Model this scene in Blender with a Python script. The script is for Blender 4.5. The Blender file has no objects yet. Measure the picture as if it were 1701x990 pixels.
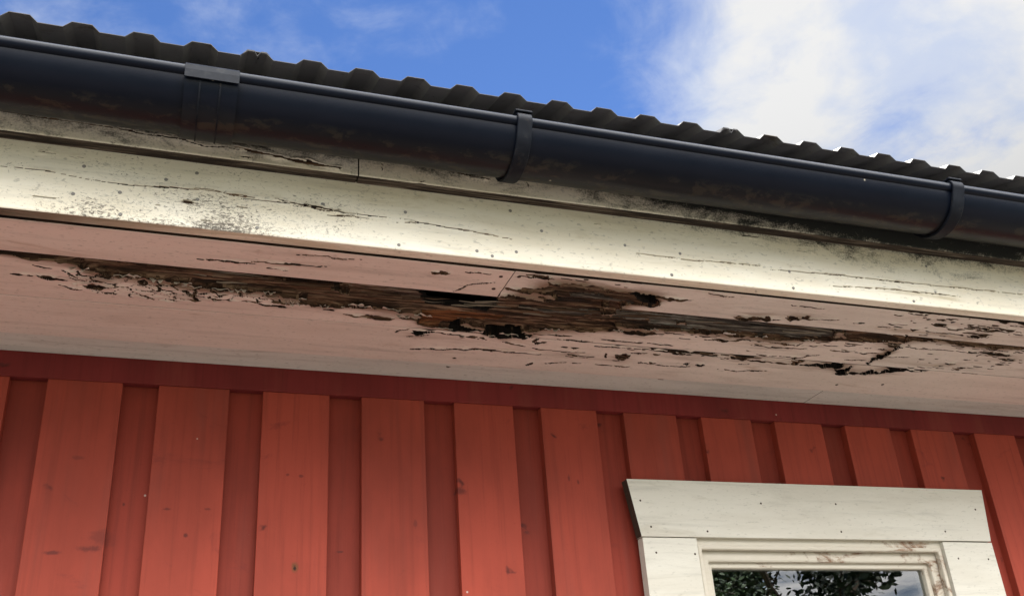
import bpy, bmesh, math, random
import numpy as np
from mathutils import Vector, Matrix
random.seed(7)
S = bpy.context.scene
COL = S.collection
R = math.radians
H = 1.6                      # eye height; heights below are measured from the eye unless they carry H

# ------------------------------------------------------------------ camera
cd = bpy.data.cameras.new('camera'); cam = bpy.data.objects.new('camera', cd); COL.objects.link(cam)
cd.sensor_width = 36; cd.lens = 1660.82/1701*36; cd.clip_start = .05; cd.clip_end = 3000
_r = Vector((0.9447182627, -0.3210933233, -0.0663813359)); _u = Vector((-0.0893379272, -0.4468700345, 0.890126905)); _f = Vector((0.315477636, 0.8349887724, 0.4508520946))
M = Matrix((( _r.x, _u.x, -_f.x, 0), (_r.y, _u.y, -_f.y, 0), (_r.z, _u.z, -_f.z, H), (0, 0, 0, 1)))
cam.matrix_world = M
S.camera = cam

# ------------------------------------------------------------------ world, sun, exposure
SUN_EL, SUN_AZ = R(49), R(36)          # azimuth clockwise from +Y (behind the house), towards +X
W = bpy.data.worlds.new('World'); S.world = W; W.use_nodes = True
nt = W.node_tree; nt.nodes.clear()
def N(t, kind, **kw):
    n = t.nodes.new(kind)
    for k, v in kw.items(): setattr(n, k, v)
    return n
def sset(n, **kw):
    for k, v in kw.items(): n.inputs[k.replace('_', ' ')].default_value = v
sky = N(nt, 'ShaderNodeTexSky', sky_type='NISHITA'); sky.sun_disc = False
sky.sun_elevation = SUN_EL; sky.sun_rotation = SUN_AZ; sky.air_density = 1.0; sky.dust_density = .0; sky.ozone_density = 2.0
hs = N(nt, 'ShaderNodeHueSaturation'); sset(hs, Saturation=1.2, Value=1.12, Hue=.512)
nt.links.new(sky.outputs[0], hs.inputs['Color'])
bgs = N(nt, 'ShaderNodeBackground'); bgs.inputs[1].default_value = .053
nt.links.new(hs.outputs[0], bgs.inputs[0])
bgc = N(nt, 'ShaderNodeBackground'); bgc.inputs[1].default_value = 1.0
tc = N(nt, 'ShaderNodeTexCoord')
sep = N(nt, 'ShaderNodeSeparateXYZ'); nt.links.new(tc.outputs['Generated'], sep.inputs[0])
def math_(t, op, a, b=None, clamp=False):
    n = N(t, 'ShaderNodeMath', operation=op); n.use_clamp = clamp
    for i, v in enumerate((a, b)):
        if v is None: continue
        if isinstance(v, (int, float)): n.inputs[i].default_value = v
        else: t.links.new(v, n.inputs[i])
    return n.outputs[0]
zz = math_(nt, 'ADD', math_(nt, 'MAXIMUM', sep.outputs[2], 0.0), .12)
cx = math_(nt, 'DIVIDE', sep.outputs[0], zz); cy = math_(nt, 'DIVIDE', sep.outputs[1], zz)
cmb = N(nt, 'ShaderNodeCombineXYZ'); nt.links.new(cx, cmb.inputs[0]); nt.links.new(cy, cmb.inputs[1])
def fbm(t, vec, scale, detail=8, rough=.55, dist=0., off=(0, 0, 0), sc=(1, 1, 1)):
    mp = N(t, 'ShaderNodeMapping'); mp.inputs['Location'].default_value = off; mp.inputs['Scale'].default_value = sc
    t.links.new(vec, mp.inputs[0])
    n = N(t, 'ShaderNodeTexNoise'); t.links.new(mp.outputs[0], n.inputs['Vector'])
    sset(n, Scale=scale, Detail=detail, Roughness=rough, Distortion=dist)
    return n.outputs['Fac']
def ramp(t, fac, stops, interp='LINEAR'):
    n = N(t, 'ShaderNodeValToRGB'); n.color_ramp.interpolation = interp
    e = n.color_ramp.elements
    while len(e) < len(stops): e.new(.5)
    for i, (p, c) in enumerate(stops):
        e[i].position = p
        if isinstance(c, (int, float)): c = (c, c, c)
        e[i].color = (*c, 1)
    t.links.new(fac, n.inputs[0]); return n.outputs[0]
def lobe(d, k0, k1):                     # 0..1, high towards a direction of the sky
    v = Vector(d).normalized()
    n = N(nt, 'ShaderNodeVectorMath', operation='DOT_PRODUCT'); n.inputs[1].default_value = v
    nt.links.new(tc.outputs['Generated'], n.inputs[0])
    m = N(nt, 'ShaderNodeMapRange', interpolation_type='SMOOTHSTEP'); m.inputs[1].default_value = k0; m.inputs[2].default_value = k1
    nt.links.new(n.outputs['Value'], m.inputs[0]); return m.outputs[0]
def pdir(x, y): return _r*((x-850.5)/1660.8) - _u*((y-495)/1660.8) + _f
n1 = fbm(nt, cmb.outputs[0], 3.2, 9, .56, .35, (3.1, 1.7, 0))
n2 = fbm(nt, cmb.outputs[0], 9.0, 8, .6, .5, (7.1, 2.7, 0))
big = lobe(pdir(1640, 20), .915, .988)
big2 = lobe(pdir(1980, 300), .90, .995)
hole = lobe(pdir(1560, 215), .9955, .9999)
wisp2 = lobe(pdir(560, 40), .985, .9998)
wisp = lobe(pdir(130, -80), .955, .999)
behind = lobe((.1, -.77, .70), .30, .85)  # unseen bright cloud behind the camera, added as fill for the house front
cov = math_(nt, 'ADD', n1, math_(nt, 'MULTIPLY', big, .50))
cov = math_(nt, 'ADD', cov, math_(nt, 'MULTIPLY', big2, .06))
cov = math_(nt, 'ADD', cov, math_(nt, 'MULTIPLY', hole, -.06))
cov = math_(nt, 'ADD', cov, math_(nt, 'MULTIPLY', wisp2, .05))
cov = math_(nt, 'ADD', cov, math_(nt, 'MULTIPLY', wisp, .13))
cov = math_(nt, 'ADD', cov, math_(nt, 'MULTIPLY', behind, .40))
cov = math_(nt, 'ADD', cov, math_(nt, 'MULTIPLY', math_(nt, 'SUBTRACT', n2, .5), .40))
mr = N(nt, 'ShaderNodeMapRange', interpolation_type='SMOOTHSTEP'); nt.links.new(cov, mr.inputs[0])
mr.inputs[1].default_value = .59; mr.inputs[2].default_value = 1.0
n3 = fbm(nt, cmb.outputs[0], 4.2, 7, .55, .4, (1.3, 5.1, 0))
shade = math_(nt, 'ADD', math_(nt, 'MULTIPLY', cov, .55), math_(nt, 'MULTIPLY', n3, .75))
ccol = ramp(nt, shade, [(.62, (.60, .71, 1.0)), (.86, (.74, .82, 1.0)), (1.02, (1.0, 1.0, 1.0))])
cw = N(nt, 'ShaderNodeMix', data_type='RGBA'); nt.links.new(math_(nt, 'MULTIPLY', behind, .9), cw.inputs[0]); nt.links.new(ccol, cw.inputs[6]); cw.inputs[7].default_value = (1.0, .972, .925, 1)
nt.links.new(cw.outputs[2], bgc.inputs[0])
# the added cloud fill is strongest high up and dims towards the horizon
lowsky = N(nt, 'ShaderNodeMapRange', interpolation_type='SMOOTHSTEP'); nt.links.new(sep.outputs[2], lowsky.inputs[0]); lowsky.inputs[1].default_value = .12; lowsky.inputs[2].default_value = .62
nt.links.new(math_(nt, 'MULTIPLY', math_(nt, 'ADD', math_(nt, 'MULTIPLY', behind, 5.4), .375), math_(nt, 'ADD', math_(nt, 'MULTIPLY', lowsky.outputs[0], .8), .2)), bgc.inputs[1])
mx = N(nt, 'ShaderNodeMixShader'); nt.links.new(mr.outputs[0], mx.inputs[0]); nt.links.new(bgs.outputs[0], mx.inputs[1]); nt.links.new(bgc.outputs[0], mx.inputs[2])
wo = N(nt, 'ShaderNodeOutputWorld'); nt.links.new(mx.outputs[0], wo.inputs[0])
SKYCLOUD = bgc

sl = bpy.data.lights.new('sun', 'SUN'); sl.energy = 4.0; sl.angle = R(.53); sl.color = (1, .95, .87)
so_ = bpy.data.objects.new('sun', sl); COL.objects.link(so_)
sd = Vector((math.sin(SUN_AZ)*math.cos(SUN_EL), math.cos(SUN_AZ)*math.cos(SUN_EL), math.sin(SUN_EL)))
so_.rotation_euler = sd.to_track_quat('Z', 'Y').to_euler(); so_.location = sd*30
S.view_settings.view_transform = 'Standard'; S.view_settings.look = 'None'; S.view_settings.gamma = 1; S.view_settings.use_curve_mapping = False
S.view_settings.exposure = 1.22

# ------------------------------------------------------------------ materials
def mat(name):
    m = bpy.data.materials.new(name); m.use_nodes = True
    t = m.node_tree; b = t.nodes['Principled BSDF']
    return m, t, b
def link(t, a, b): t.links.new(a, b)
def mix(t, fac, a, b, blend='MIX'):
    n = N(t, 'ShaderNodeMix', data_type='RGBA', blend_type=blend)
    for sock, v in ((n.inputs[0], fac), (n.inputs[6], a), (n.inputs[7], b)):
        if isinstance(v, (int, float)): sock.default_value = v
        elif isinstance(v, tuple): sock.default_value = (*v, 1)
        else: t.links.new(v, sock)
    return n.outputs[2]
def objco(t, rnd=True):
    c = N(t, 'ShaderNodeTexCoord').outputs['Object']
    if not rnd: return c
    oi = N(t, 'ShaderNodeObjectInfo'); a = N(t, 'ShaderNodeVectorMath', operation='ADD'); s = N(t, 'ShaderNodeVectorMath', operation='SCALE')
    cm = N(t, 'ShaderNodeCombineXYZ')
    for i in range(3): t.links.new(oi.outputs['Random'], cm.inputs[i])
    t.links.new(cm.outputs[0], s.inputs[0]); s.inputs['Scale'].default_value = 37.0
    t.links.new(c, a.inputs[0]); t.links.new(s.outputs[0], a.inputs[1]); return a.outputs[0]
def bump(t, b, h, strength=.3, dist=.002):
    n = N(t, 'ShaderNodeBump'); n.inputs['Strength'].default_value = strength; n.inputs['Distance'].default_value = dist
    t.links.new(h, n.inputs['Height']); t.links.new(n.outputs[0], b.inputs['Normal'])
def attr(t, name): return N(t, 'ShaderNodeAttribute', attribute_name=name).outputs['Fac']
def sm(t, v, a, b):
    n = N(t, 'ShaderNodeMapRange', interpolation_type='SMOOTHSTEP'); t.links.new(v, n.inputs[0]); n.inputs[1].default_value = a; n.inputs[2].default_value = b
    return n.outputs[0]

GR = {'x': (1, 14, 14), 'z': (14, 14, 1)}
def rot_color(t, c, grain='x'):
    sc = (1, 16, 8) if grain == 'x' else (16, 8, 1)
    a = fbm(t, c, 18, 8, .68, .5, sc=(.45, 11, 7) if grain == 'x' else (11, 7, .45)); a = math_(t, 'ADD', math_(t, 'MULTIPLY', math_(t, 'SUBTRACT', a, .5), 1.35), .5)
    brown = ramp(t, a, [(.30, (.010, .006, .004)), (.46, (.030, .017, .011)), (.54, (.085, .048, .029)), (.66, (.25, .165, .105))])
    grey = ramp(t, a, [(.30, (.014, .012, .011)), (.48, (.055, .046, .039)), (.60, (.15, .135, .115)), (.76, (.36, .37, .34))])
    warm = ramp(t, a, [(.28, (.02, .007, .003)), (.45, (.09, .032, .012)), (.6, (.20, .075, .028)), (.75, (.28, .14, .07))])
    x = mix(t, attr(t, 'grey'), brown, grey); x = mix(t, attr(t, 'warm'), x, warm); return mix(t, attr(t, 'dirt_shade'), x, (.010, .008, .007)), a  # last mix: grime, plus shade painted into cracks, holes and joints

def painted(name, base, dark, stain, mold=0., wearmats=True, flake=False, rough=.7, damp=(.16, .09, .05), spkw=.55):
    """old opaque paint on a board running along X; the point attribute rot uncovers the decayed wood"""
    m, t, b = mat(name)
    c = objco(t, False); cr = objco(t, True)
    big_ = fbm(t, cr, 3.0, 5, .6, sc=(1, 5, 5))
    fine = fbm(t, cr, 60, 6, .65, sc=(.06, 1, 1))
    spk = fbm(t, cr, 260, 3, .6, sc=(.35, 1, 1))
    col = mix(t, sm(t, big_, .38, .68), base, dark)
    st = fbm(t, cr, 9, 7, .68, .8, sc=(.5, 3, 3))
    col = mix(t, math_(t, 'MULTIPLY', sm(t, st, .55, .78), .75), col, stain)
    dmp = attr(t, 'damp'); sn = fbm(t, cr, 34, 8, .72, .6, sc=(.14, 1, 1))
    dfac = math_(t, 'MULTIPLY', sm(t, math_(t, 'ADD', sn, math_(t, 'MULTIPLY', dmp, .30)), .52, .76), math_(t, 'ADD', math_(t, 'MULTIPLY', dmp, .6), .26), True)
    col = mix(t, dfac, col, damp)
    col = mix(t, math_(t, 'MULTIPLY', sm(t, fine, .52, .74), .5), col, tuple(v*.62 for v in base))
    col = mix(t, math_(t, 'MULTIPLY', sm(t, spk, .60, .70), spkw), col, tuple(v*.42 for v in base))
    if flake:
        fz = attr(t, 'flake'); mz = attr(t, 'mould')
        fn = fbm(t, c, 300, 6, .76, .8, sc=(.55, 1, 1)); fl2 = fbm(t, c, 26, 4, .6, sc=(.4, 1, 1))
        fv = math_(t, 'ADD', fn, math_(t, 'MULTIPLY', math_(t, 'SUBTRACT', fl2, .5), .28))
        fm = sm(t, math_(t, 'ADD', fv, math_(t, 'MULTIPLY', fz, .18)), .64, .74)
        wood = ramp(t, fbm(t, c, 50, 6, .7, sc=(.08, 1, 1)), [(.3, (.05, .042, .035)), (.55, (.20, .175, .145)), (.75, (.36, .33, .27))])
        col = mix(t, math_(t, 'MULTIPLY', fm, sm(t, fz, .02, .35)), col, wood)
        mn = fbm(t, c, 26, 9, .74, .6, sc=(.5, 1, 1)); m2 = fbm(t, c, 330, 3, .6)
        mm = sm(t, math_(t, 'ADD', math_(t, 'ADD', mn, math_(t, 'MULTIPLY', math_(t, 'SUBTRACT', m2, .5), .35)), math_(t, 'MULTIPLY', mz, .42)), .60, .92)
        col = mix(t, math_(t, 'MULTIPLY', mm, sm(t, mz, .0, .3)), col, (.030, .032, .030))
        sp2 = fbm(t, c, 75, 5, .7, .5)
        col = mix(t, math_(t, 'MULTIPLY', sm(t, sp2, .635, .70), .5), col, (.20, .18, .15))
        ps = attr(t, 'peel')
        col = mix(t, ps, col, (.86, .85, .80))
    h = math_(t, 'ADD', math_(t, 'MULTIPLY', fine, .6), math_(t, 'MULTIPLY', spk, .25))
    rc, ra = rot_color(t, c)
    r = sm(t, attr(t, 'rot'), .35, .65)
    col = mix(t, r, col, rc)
    h = math_(t, 'ADD', h, math_(t, 'MULTIPLY', math_(t, 'MULTIPLY', ra, r), 3.0))
    link(t, col, b.inputs['Base Color']); b.inputs['Roughness'].default_value = rough
    b.inputs['Specular IOR Level'].default_value = .16
    bump(t, b, h, .6, .0013)
    return m

M_SOFFIT = painted('soffit_paint', (.70, .605, .55), (.63, .54, .485), (.36, .24, .16))
M_SOFFIT_R = painted('soffit_paint_worn', (.665, .60, .55), (.59, .525, .475), (.30, .20, .12))
M_SOFFIT_G = painted('soffit_paint_grey', (.63, .60, .56), (.55, .525, .49), (.36, .30, .25))
M_FASCIA = painted('fascia_paint', (.77, .725, .62), (.70, .64, .515), (.50, .43, .30), flake=True, rough=.75, damp=(.40, .34, .22))
M_CASING = painted('casing_paint', (.60, .575, .505), (.54, .51, .44), (.42, .385, .31), rough=.6, damp=(.27, .25, .21), spkw=.3)

DKR, TAN = (.085, .018, .015), (.14, .05, .02)
KNOTS = [(.2286, .3827, .007, .011, .95, TAN), (.2286, .3820, .003, .005, 1., (.02, .008, .006)), (-.1544, .4048, .013, .004, .75, DKR), (-.0979, .4120, .020, .006, .7, DKR), (-.085, .432, .022, .016, .4, DKR),
         (.0145, .4796, .009, .003, .75, DKR), (.0467, .4365, .004, .004, .85, DKR), (.0794, .4811, .006, .002, .6, DKR), (.5280, .5256, .012, .008, .7, DKR), (.7486, .5583, .003, .007, .7, DKR),
         (.3083, .4151, .009, .003, .8, DKR), (-.0557, .4911, .003, .004, .8, DKR), (-.1335, .5627, .012, .004, .4, DKR), (.7668, .5505, .003, .005, .7, DKR), (.4404, .4619, .004, .009, .5, DKR), (.6594, .4546, .006, .004, .6, DKR),
         (.2342, .5443, .006, .003, .6, DKR), (.2110, .5457, .004, .003, .6, DKR)]
def red_paint(name, base):
    m, t, b = mat(name); c = objco(t, True)
    a = fbm(t, c, 2.2, 5, .6, sc=(2, 2, 1)); g = fbm(t, c, 90, 6, .7, sc=(1, 1, .03)); s = fbm(t, c, 300, 3, .6)
    col = mix(t, sm(t, a, .35, .7), base, tuple(v*.70 for v in base))
    col = mix(t, math_(t, 'MULTIPLY', sm(t, g, .46, .70), .55), col, tuple(v*.6 for v in base))
    vs_ = fbm(t, c, 14, 6, .65, .3, sc=(1, 1, .09)); col = mix(t, math_(t, 'MULTIPLY', sm(t, vs_, .50, .70), .5), col, (.20, .045, .032))
    col = mix(t, math_(t, 'MULTIPLY', sm(t, s, .60, .72), .25), col, tuple(v*.55 for v in base))
    st = fbm(t, c, 6.5, 8, .7, 1.2, sc=(1, 1, 1.6))
    col = mix(t, math_(t, 'MULTIPLY', sm(t, st, .60, .76), .55), col, (.13, .022, .018))
    vo = N(t, 'ShaderNodeTexVoronoi'); vo.inputs['Scale'].default_value = 1.0
    mp = N(t, 'ShaderNodeMapping'); mp.inputs['Scale'].default_value = (11, 11, 13); link(t, c, mp.inputs[0])
    dn = N(t, 'ShaderNodeTexNoise'); dn.inputs['Scale'].default_value = 3.; link(t, mp.outputs[0], dn.inputs['Vector'])
    av = N(t, 'ShaderNodeVectorMath', operation='ADD'); link(t, mp.outputs[0], av.inputs[0])
    sc2 = N(t, 'ShaderNodeVectorMath', operation='SCALE'); link(t, dn.outputs['Color'], sc2.inputs[0]); sc2.inputs['Scale'].default_value = .55; link(t, sc2.outputs[0], av.inputs[1])
    link(t, av.outputs[0], vo.inputs['Vector'])
    kn = math_(t, 'MULTIPLY', math_(t, 'SUBTRACT', 1.0, sm(t, vo.outputs['Distance'], .02, .11)), sm(t, N_sepr(t, vo.outputs['Color']), .30, .35))
    col = mix(t, math_(t, 'MULTIPLY', kn, .85), col, (.07, .014, .012))
    # the knots and bruises this wall shows
    kd = N(t, 'ShaderNodeTexCoord').outputs['Object']; kn_ = N(t, 'ShaderNodeTexNoise'); sset(kn_, Scale=55., Detail=6., Roughness=.7); link(t, kd, kn_.inputs['Vector'])
    for x, z, rx_, rz_, w_, kc in KNOTS:
        ko = N(t, 'ShaderNodeVectorMath', operation='SUBTRACT'); link(t, kd, ko.inputs[0]); ko.inputs[1].default_value = (x-1.0, 0, z+H)
        ks = N(t, 'ShaderNodeVectorMath', operation='MULTIPLY'); link(t, ko.outputs[0], ks.inputs[0]); ks.inputs[1].default_value = (1/rx_, 0, 1/rz_)
        kl = N(t, 'ShaderNodeVectorMath', operation='LENGTH'); link(t, ks.outputs[0], kl.inputs[0])
        kv = math_(t, 'ADD', kl.outputs['Value'], math_(t, 'MULTIPLY', math_(t, 'SUBTRACT', kn_.outputs['Fac'], .5), 2.6))
        col = mix(t, math_(t, 'MULTIPLY', math_(t, 'SUBTRACT', 1.0, sm(t, kv, .35, 1.15)), w_), col, kc)
    # pale chips
    v2 = N(t, 'ShaderNodeTexVoronoi'); v2.inputs['Scale'].default_value = 24; link(t, c, v2.inputs['Vector'])
    ch = math_(t, 'MULTIPLY', math_(t, 'SUBTRACT', 1.0, sm(t, v2.outputs['Distance'], .035, .055)), sm(t, N_sepr(t, v2.outputs['Color']), .72, .74))
    col = mix(t, math_(t, 'MULTIPLY', ch, .8), col, (.50, .40, .36))
    link(t, col, b.inputs['Base Color']); b.inputs['Roughness'].default_value = .7; b.inputs['Specular IOR Level'].default_value = .22
    h = math_(t, 'ADD', math_(t, 'MULTIPLY', g, .8), math_(t, 'MULTIPLY', s, .2)); h = math_(t, 'SUBTRACT', h, math_(t, 'MULTIPLY', kn, .8))
    bump(t, b, h, .35, .0012); return m
def N_sepr(t, col):
    n = N(t, 'ShaderNodeSeparateColor'); t.links.new(col, n.inputs[0]); return n.outputs[0]
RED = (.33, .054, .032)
M_RED = red_paint('red_paint', RED)
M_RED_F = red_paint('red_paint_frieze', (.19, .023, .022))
M_RED_D = red_paint('red_paint_recess_shade', (.25, .037, .022))  # darker copy of the red: shade of the recesses put into the colour

def simple(name, col, rough, spec=.5, metal=0., nscale=40, namt=.5, bmp=.1, sc=(1, 1, 1)):
    m, t, b = mat(name); c = objco(t)
    n = fbm(t, c, nscale, 6, .65, sc=sc)
    link(t, mix(t, n, tuple(v*(1-namt) for v in col), tuple(min(1, v*(1+namt)) for v in col)), b.inputs['Base Color'])
    b.inputs['Roughness'].default_value = rough; b.inputs['Specular IOR Level'].default_value = spec; b.inputs['Metallic'].default_value = metal
    bump(t, b, n, bmp, .001); return m

def gutter_mat():
    m, t, b = mat('gutter_plastic'); c = objco(t, False)
    sp = N(t, 'ShaderNodeSeparateXYZ'); link(t, c, sp.inputs[0])
    n = fbm(t, c, 30, 7, .7, .4, sc=(.5, 1, 1)); col = mix(t, n, (.002, .0035, .008), (.005, .007, .0135))
    # dried mud and lichen where drips hang under the trough
    low = math_(t, 'SUBTRACT', 1.0, sm(t, sp.outputs[2], -.001, .013))
    d = fbm(t, c, 20, 5, .6, .6, sc=(.8, 2, 2)); d2 = fbm(t, c, 60, 6, .7, .5, sc=(.7, 1, 1))
    dm = math_(t, 'MULTIPLY', low, sm(t, math_(t, 'ADD', d, math_(t, 'MULTIPLY', math_(t, 'SUBTRACT', d2, .5), .9)), .52, .66))
    col = mix(t, math_(t, 'MULTIPLY', dm, .45), col, (.080, .068, .044))
    col = mix(t, math_(t, 'MULTIPLY', low, .5), col, (.022, .021, .021))
    # sky highlight painted into the top of the rolled bead
    up = sm(t, sp.outputs[2], .053, .064)
    col = mix(t, math_(t, 'MULTIPLY', up, .7), col, (.11, .118, .13))
    vo = N(t, 'ShaderNodeTexVoronoi'); vo.inputs['Scale'].default_value = 26; link(t, c, vo.inputs['Vector'])
    ch = math_(t, 'MULTIPLY', math_(t, 'SUBTRACT', 1.0, sm(t, vo.outputs['Distance'], .03, .06)), sm(t, N_sepr(t, vo.outputs['Color']), .86, .88))
    col = mix(t, ch, col, (.34, .30, .24))
    link(t, col, b.inputs['Base Color'])
    link(t, math_(t, 'ADD', math_(t, 'MULTIPLY', n, .2), .22), b.inputs['Roughness']); b.inputs['Specular IOR Level'].default_value = .11
    bump(t, b, d2, .08, .001); return m
M_GUT = gutter_mat()
def bracket_mat():
    m, t, b = mat('bracket_plastic'); c = objco(t)
    n = fbm(t, c, 45, 7, .7, .3); col = ramp(t, n, [(.3, (.0035, .0045, .008)), (.55, (.007, .009, .014)), (.75, (.026, .026, .027))])
    s = fbm(t, c, 12, 6, .7); col = mix(t, math_(t, 'MULTIPLY', sm(t, s, .58, .75), .6), col, (.11, .075, .045))
    link(t, col, b.inputs['Base Color']); b.inputs['Roughness'].default_value = .55; b.inputs['Specular IOR Level'].default_value = .12; bump(t, b, n, .15, .001); return m
M_BRK = bracket_mat()
def roof_mat(name, ca, cb):
    m, t, b = mat(name); c = objco(t, False)
    n = fbm(t, c, 25, 7, .7); col = mix(t, n, ca, cb)
    s = fbm(t, c, 10, 7, .75, .5); sp = N(t, 'ShaderNodeSeparateXYZ'); link(t, c, sp.inputs[0])
    edge = math_(t, 'SUBTRACT', 1.0, sm(t, sp.outputs[1], .0, .07))
    col = mix(t, math_(t, 'MULTIPLY', math_(t, 'MULTIPLY', sm(t, s, .52, .70), edge), .7), col, (.10, .066, .032))
    s2 = fbm(t, c, 70, 4, .7); col = mix(t, math_(t, 'MULTIPLY', sm(t, s2, .6, .75), .5), col, (.016, .014, .013))
    link(t, col, b.inputs['Base Color']); b.inputs['Roughness'].default_value = .6; b.inputs['Specular IOR Level'].default_value = .3; bump(t, b, n, .1, .001); return m
M_ROOF = roof_mat('roof_sheet_paint', (.035, .034, .036), (.06, .057, .058)); M_ROOF_U = roof_mat('roof_sheet_back_coat', (.26, .25, .25), (.38, .365, .365))
M_SPL = simple('splinter_brown', (.075, .045, .028), .85, .2, 0, 60, .6, .4, (.2, 4, 4)); M_SPL2 = simple('splinter_pale', (.19, .155, .12), .85, .2, 0, 60, .5, .4, (.2, 4, 4))
M_NAIL = simple('nail_steel', (.21, .20, .185), .6, .3, 0., 200, .5)
M_NAILRUST = simple('nail_rust', (.05, .03, .025), .8, .2, 0, 200, .5)
M_RAW = simple('raw_wood', (.055, .036, .026), .85, .2, 0, 18, .6, .4, (1, 12, 12))
M_FRAME = None
def frame_mat():
    m, t, b = mat('worn_frame_paint'); c = objco(t)
    g = fbm(t, c, 22, 7, .7, .3, sc=(1, 6, 6)); a = fbm(t, c, 30, 8, .74, .5, sc=(.35, 1, .6))
    wood = ramp(t, g, [(.3, (.08, .04, .022)), (.5, (.22, .13, .08)), (.7, (.36, .25, .17))])
    pw = attr(t, 'bare')
    f = sm(t, math_(t, 'ADD', a, math_(t, 'MULTIPLY', pw, .26)), .66, .78)
    col = mix(t, f, mix(t, g, (.47, .42, .34), (.60, .56, .48)), wood)
    link(t, col, b.inputs['Base Color']); b.inputs['Roughness'].default_value = .6; b.inputs['Specular IOR Level'].default_value = .25; bump(t, b, g, .3, .001); return m
M_FRAME = frame_mat()
def glass_mat():
    m, t, b = mat('window_glass'); t.nodes.remove(b)
    fr = N(t, 'ShaderNodeFresnel'); fr.inputs[0].default_value = 1.75
    gl = N(t, 'ShaderNodeBsdfGlossy'); gl.inputs['Roughness'].default_value = .0
    tr = N(t, 'ShaderNodeBsdfTransparent'); tr.inputs[0].default_value = (.80, .84, .84, 1)
    mx_ = N(t, 'ShaderNodeMixShader'); link(t, math_(t, 'ADD', fr.outputs[0], .13), mx_.inputs[0]); link(t, tr.outputs[0], mx_.inputs[1]); link(t, gl.outputs[0], mx_.inputs[2])
    link(t, mx_.outputs[0], t.nodes['Material Output'].inputs[0]); return m
M_GLASS = glass_mat()
def ground_mat():
    m, t, b = mat('gravel_ground'); c = objco(t, False)
    a = fbm(t, c, 1.2, 6, .6); s = fbm(t, c, 60, 5, .7)
    col = mix(t, s, (.070, .060, .053), (.155, .136, .121)); col = mix(t, sm(t, a, .55, .7), col, (.22, .22, .11))
    link(t, col, b.inputs['Base Color']); b.inputs['Roughness'].default_value = .95; bump(t, b, s, .5, .01); return m
M_GROUND = ground_mat()
M_GRASS = simple('lawn', (.05, .06, .028), .95, .2, 0, 30, .5, .4)
def leaf_mat(name, c0, c1):
    m, t, b = mat(name); oi = N(t, 'ShaderNodeTexCoord'); n = fbm(t, oi.outputs['Object'], 2.5, 4, .6)
    link(t, mix(t, n, c0, c1), b.inputs['Base Color']); b.inputs['Roughness'].default_value = .6; return m
M_LEAF = leaf_mat('leaf', (.025, .05, .016), (.07, .115, .035))
M_LEAF2 = leaf_mat('leaf_dark', (.012, .028, .012), (.04, .065, .025))
M_BARK = simple('bark', (.10, .08, .06), .9, .2, 0, 14, .5, .6, (4, 4, 1))

# ------------------------------------------------------------------ mesh helpers
def empty(name, loc, label=None, cat=None, group=None):
    o = bpy.data.objects.new(name, None); o.location = loc; o.empty_display_size = .1; COL.objects.link(o)
    if label: o['label'] = label
    if cat: o['category'] = cat
    if group: o['group'] = group
    return o
def finish(name, me, mats, parent, bev=0., smooth=None):
    o = bpy.data.objects.new(name, me); COL.objects.link(o)
    for m in (mats if isinstance(mats, (list, tuple)) else [mats]): me.materials.append(m)
    if parent:
        o.parent = parent
        base = parent
        loc = Vector((0, 0, 0))
        while base is not None: loc += Vector(base.location); base = base.parent
        me.transform(Matrix.Translation(-loc))
    if bev:
        b = o.modifiers.new('bevel', 'BEVEL'); b.width = bev; b.segments = 2; b.limit_method = 'ANGLE'; b.angle_limit = R(40)
    if smooth is not None:
        me.polygons.foreach_set('use_smooth', [True]*len(me.polygons))
        if smooth: me.set_sharp_from_angle(angle=R(smooth))
    return o
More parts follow.
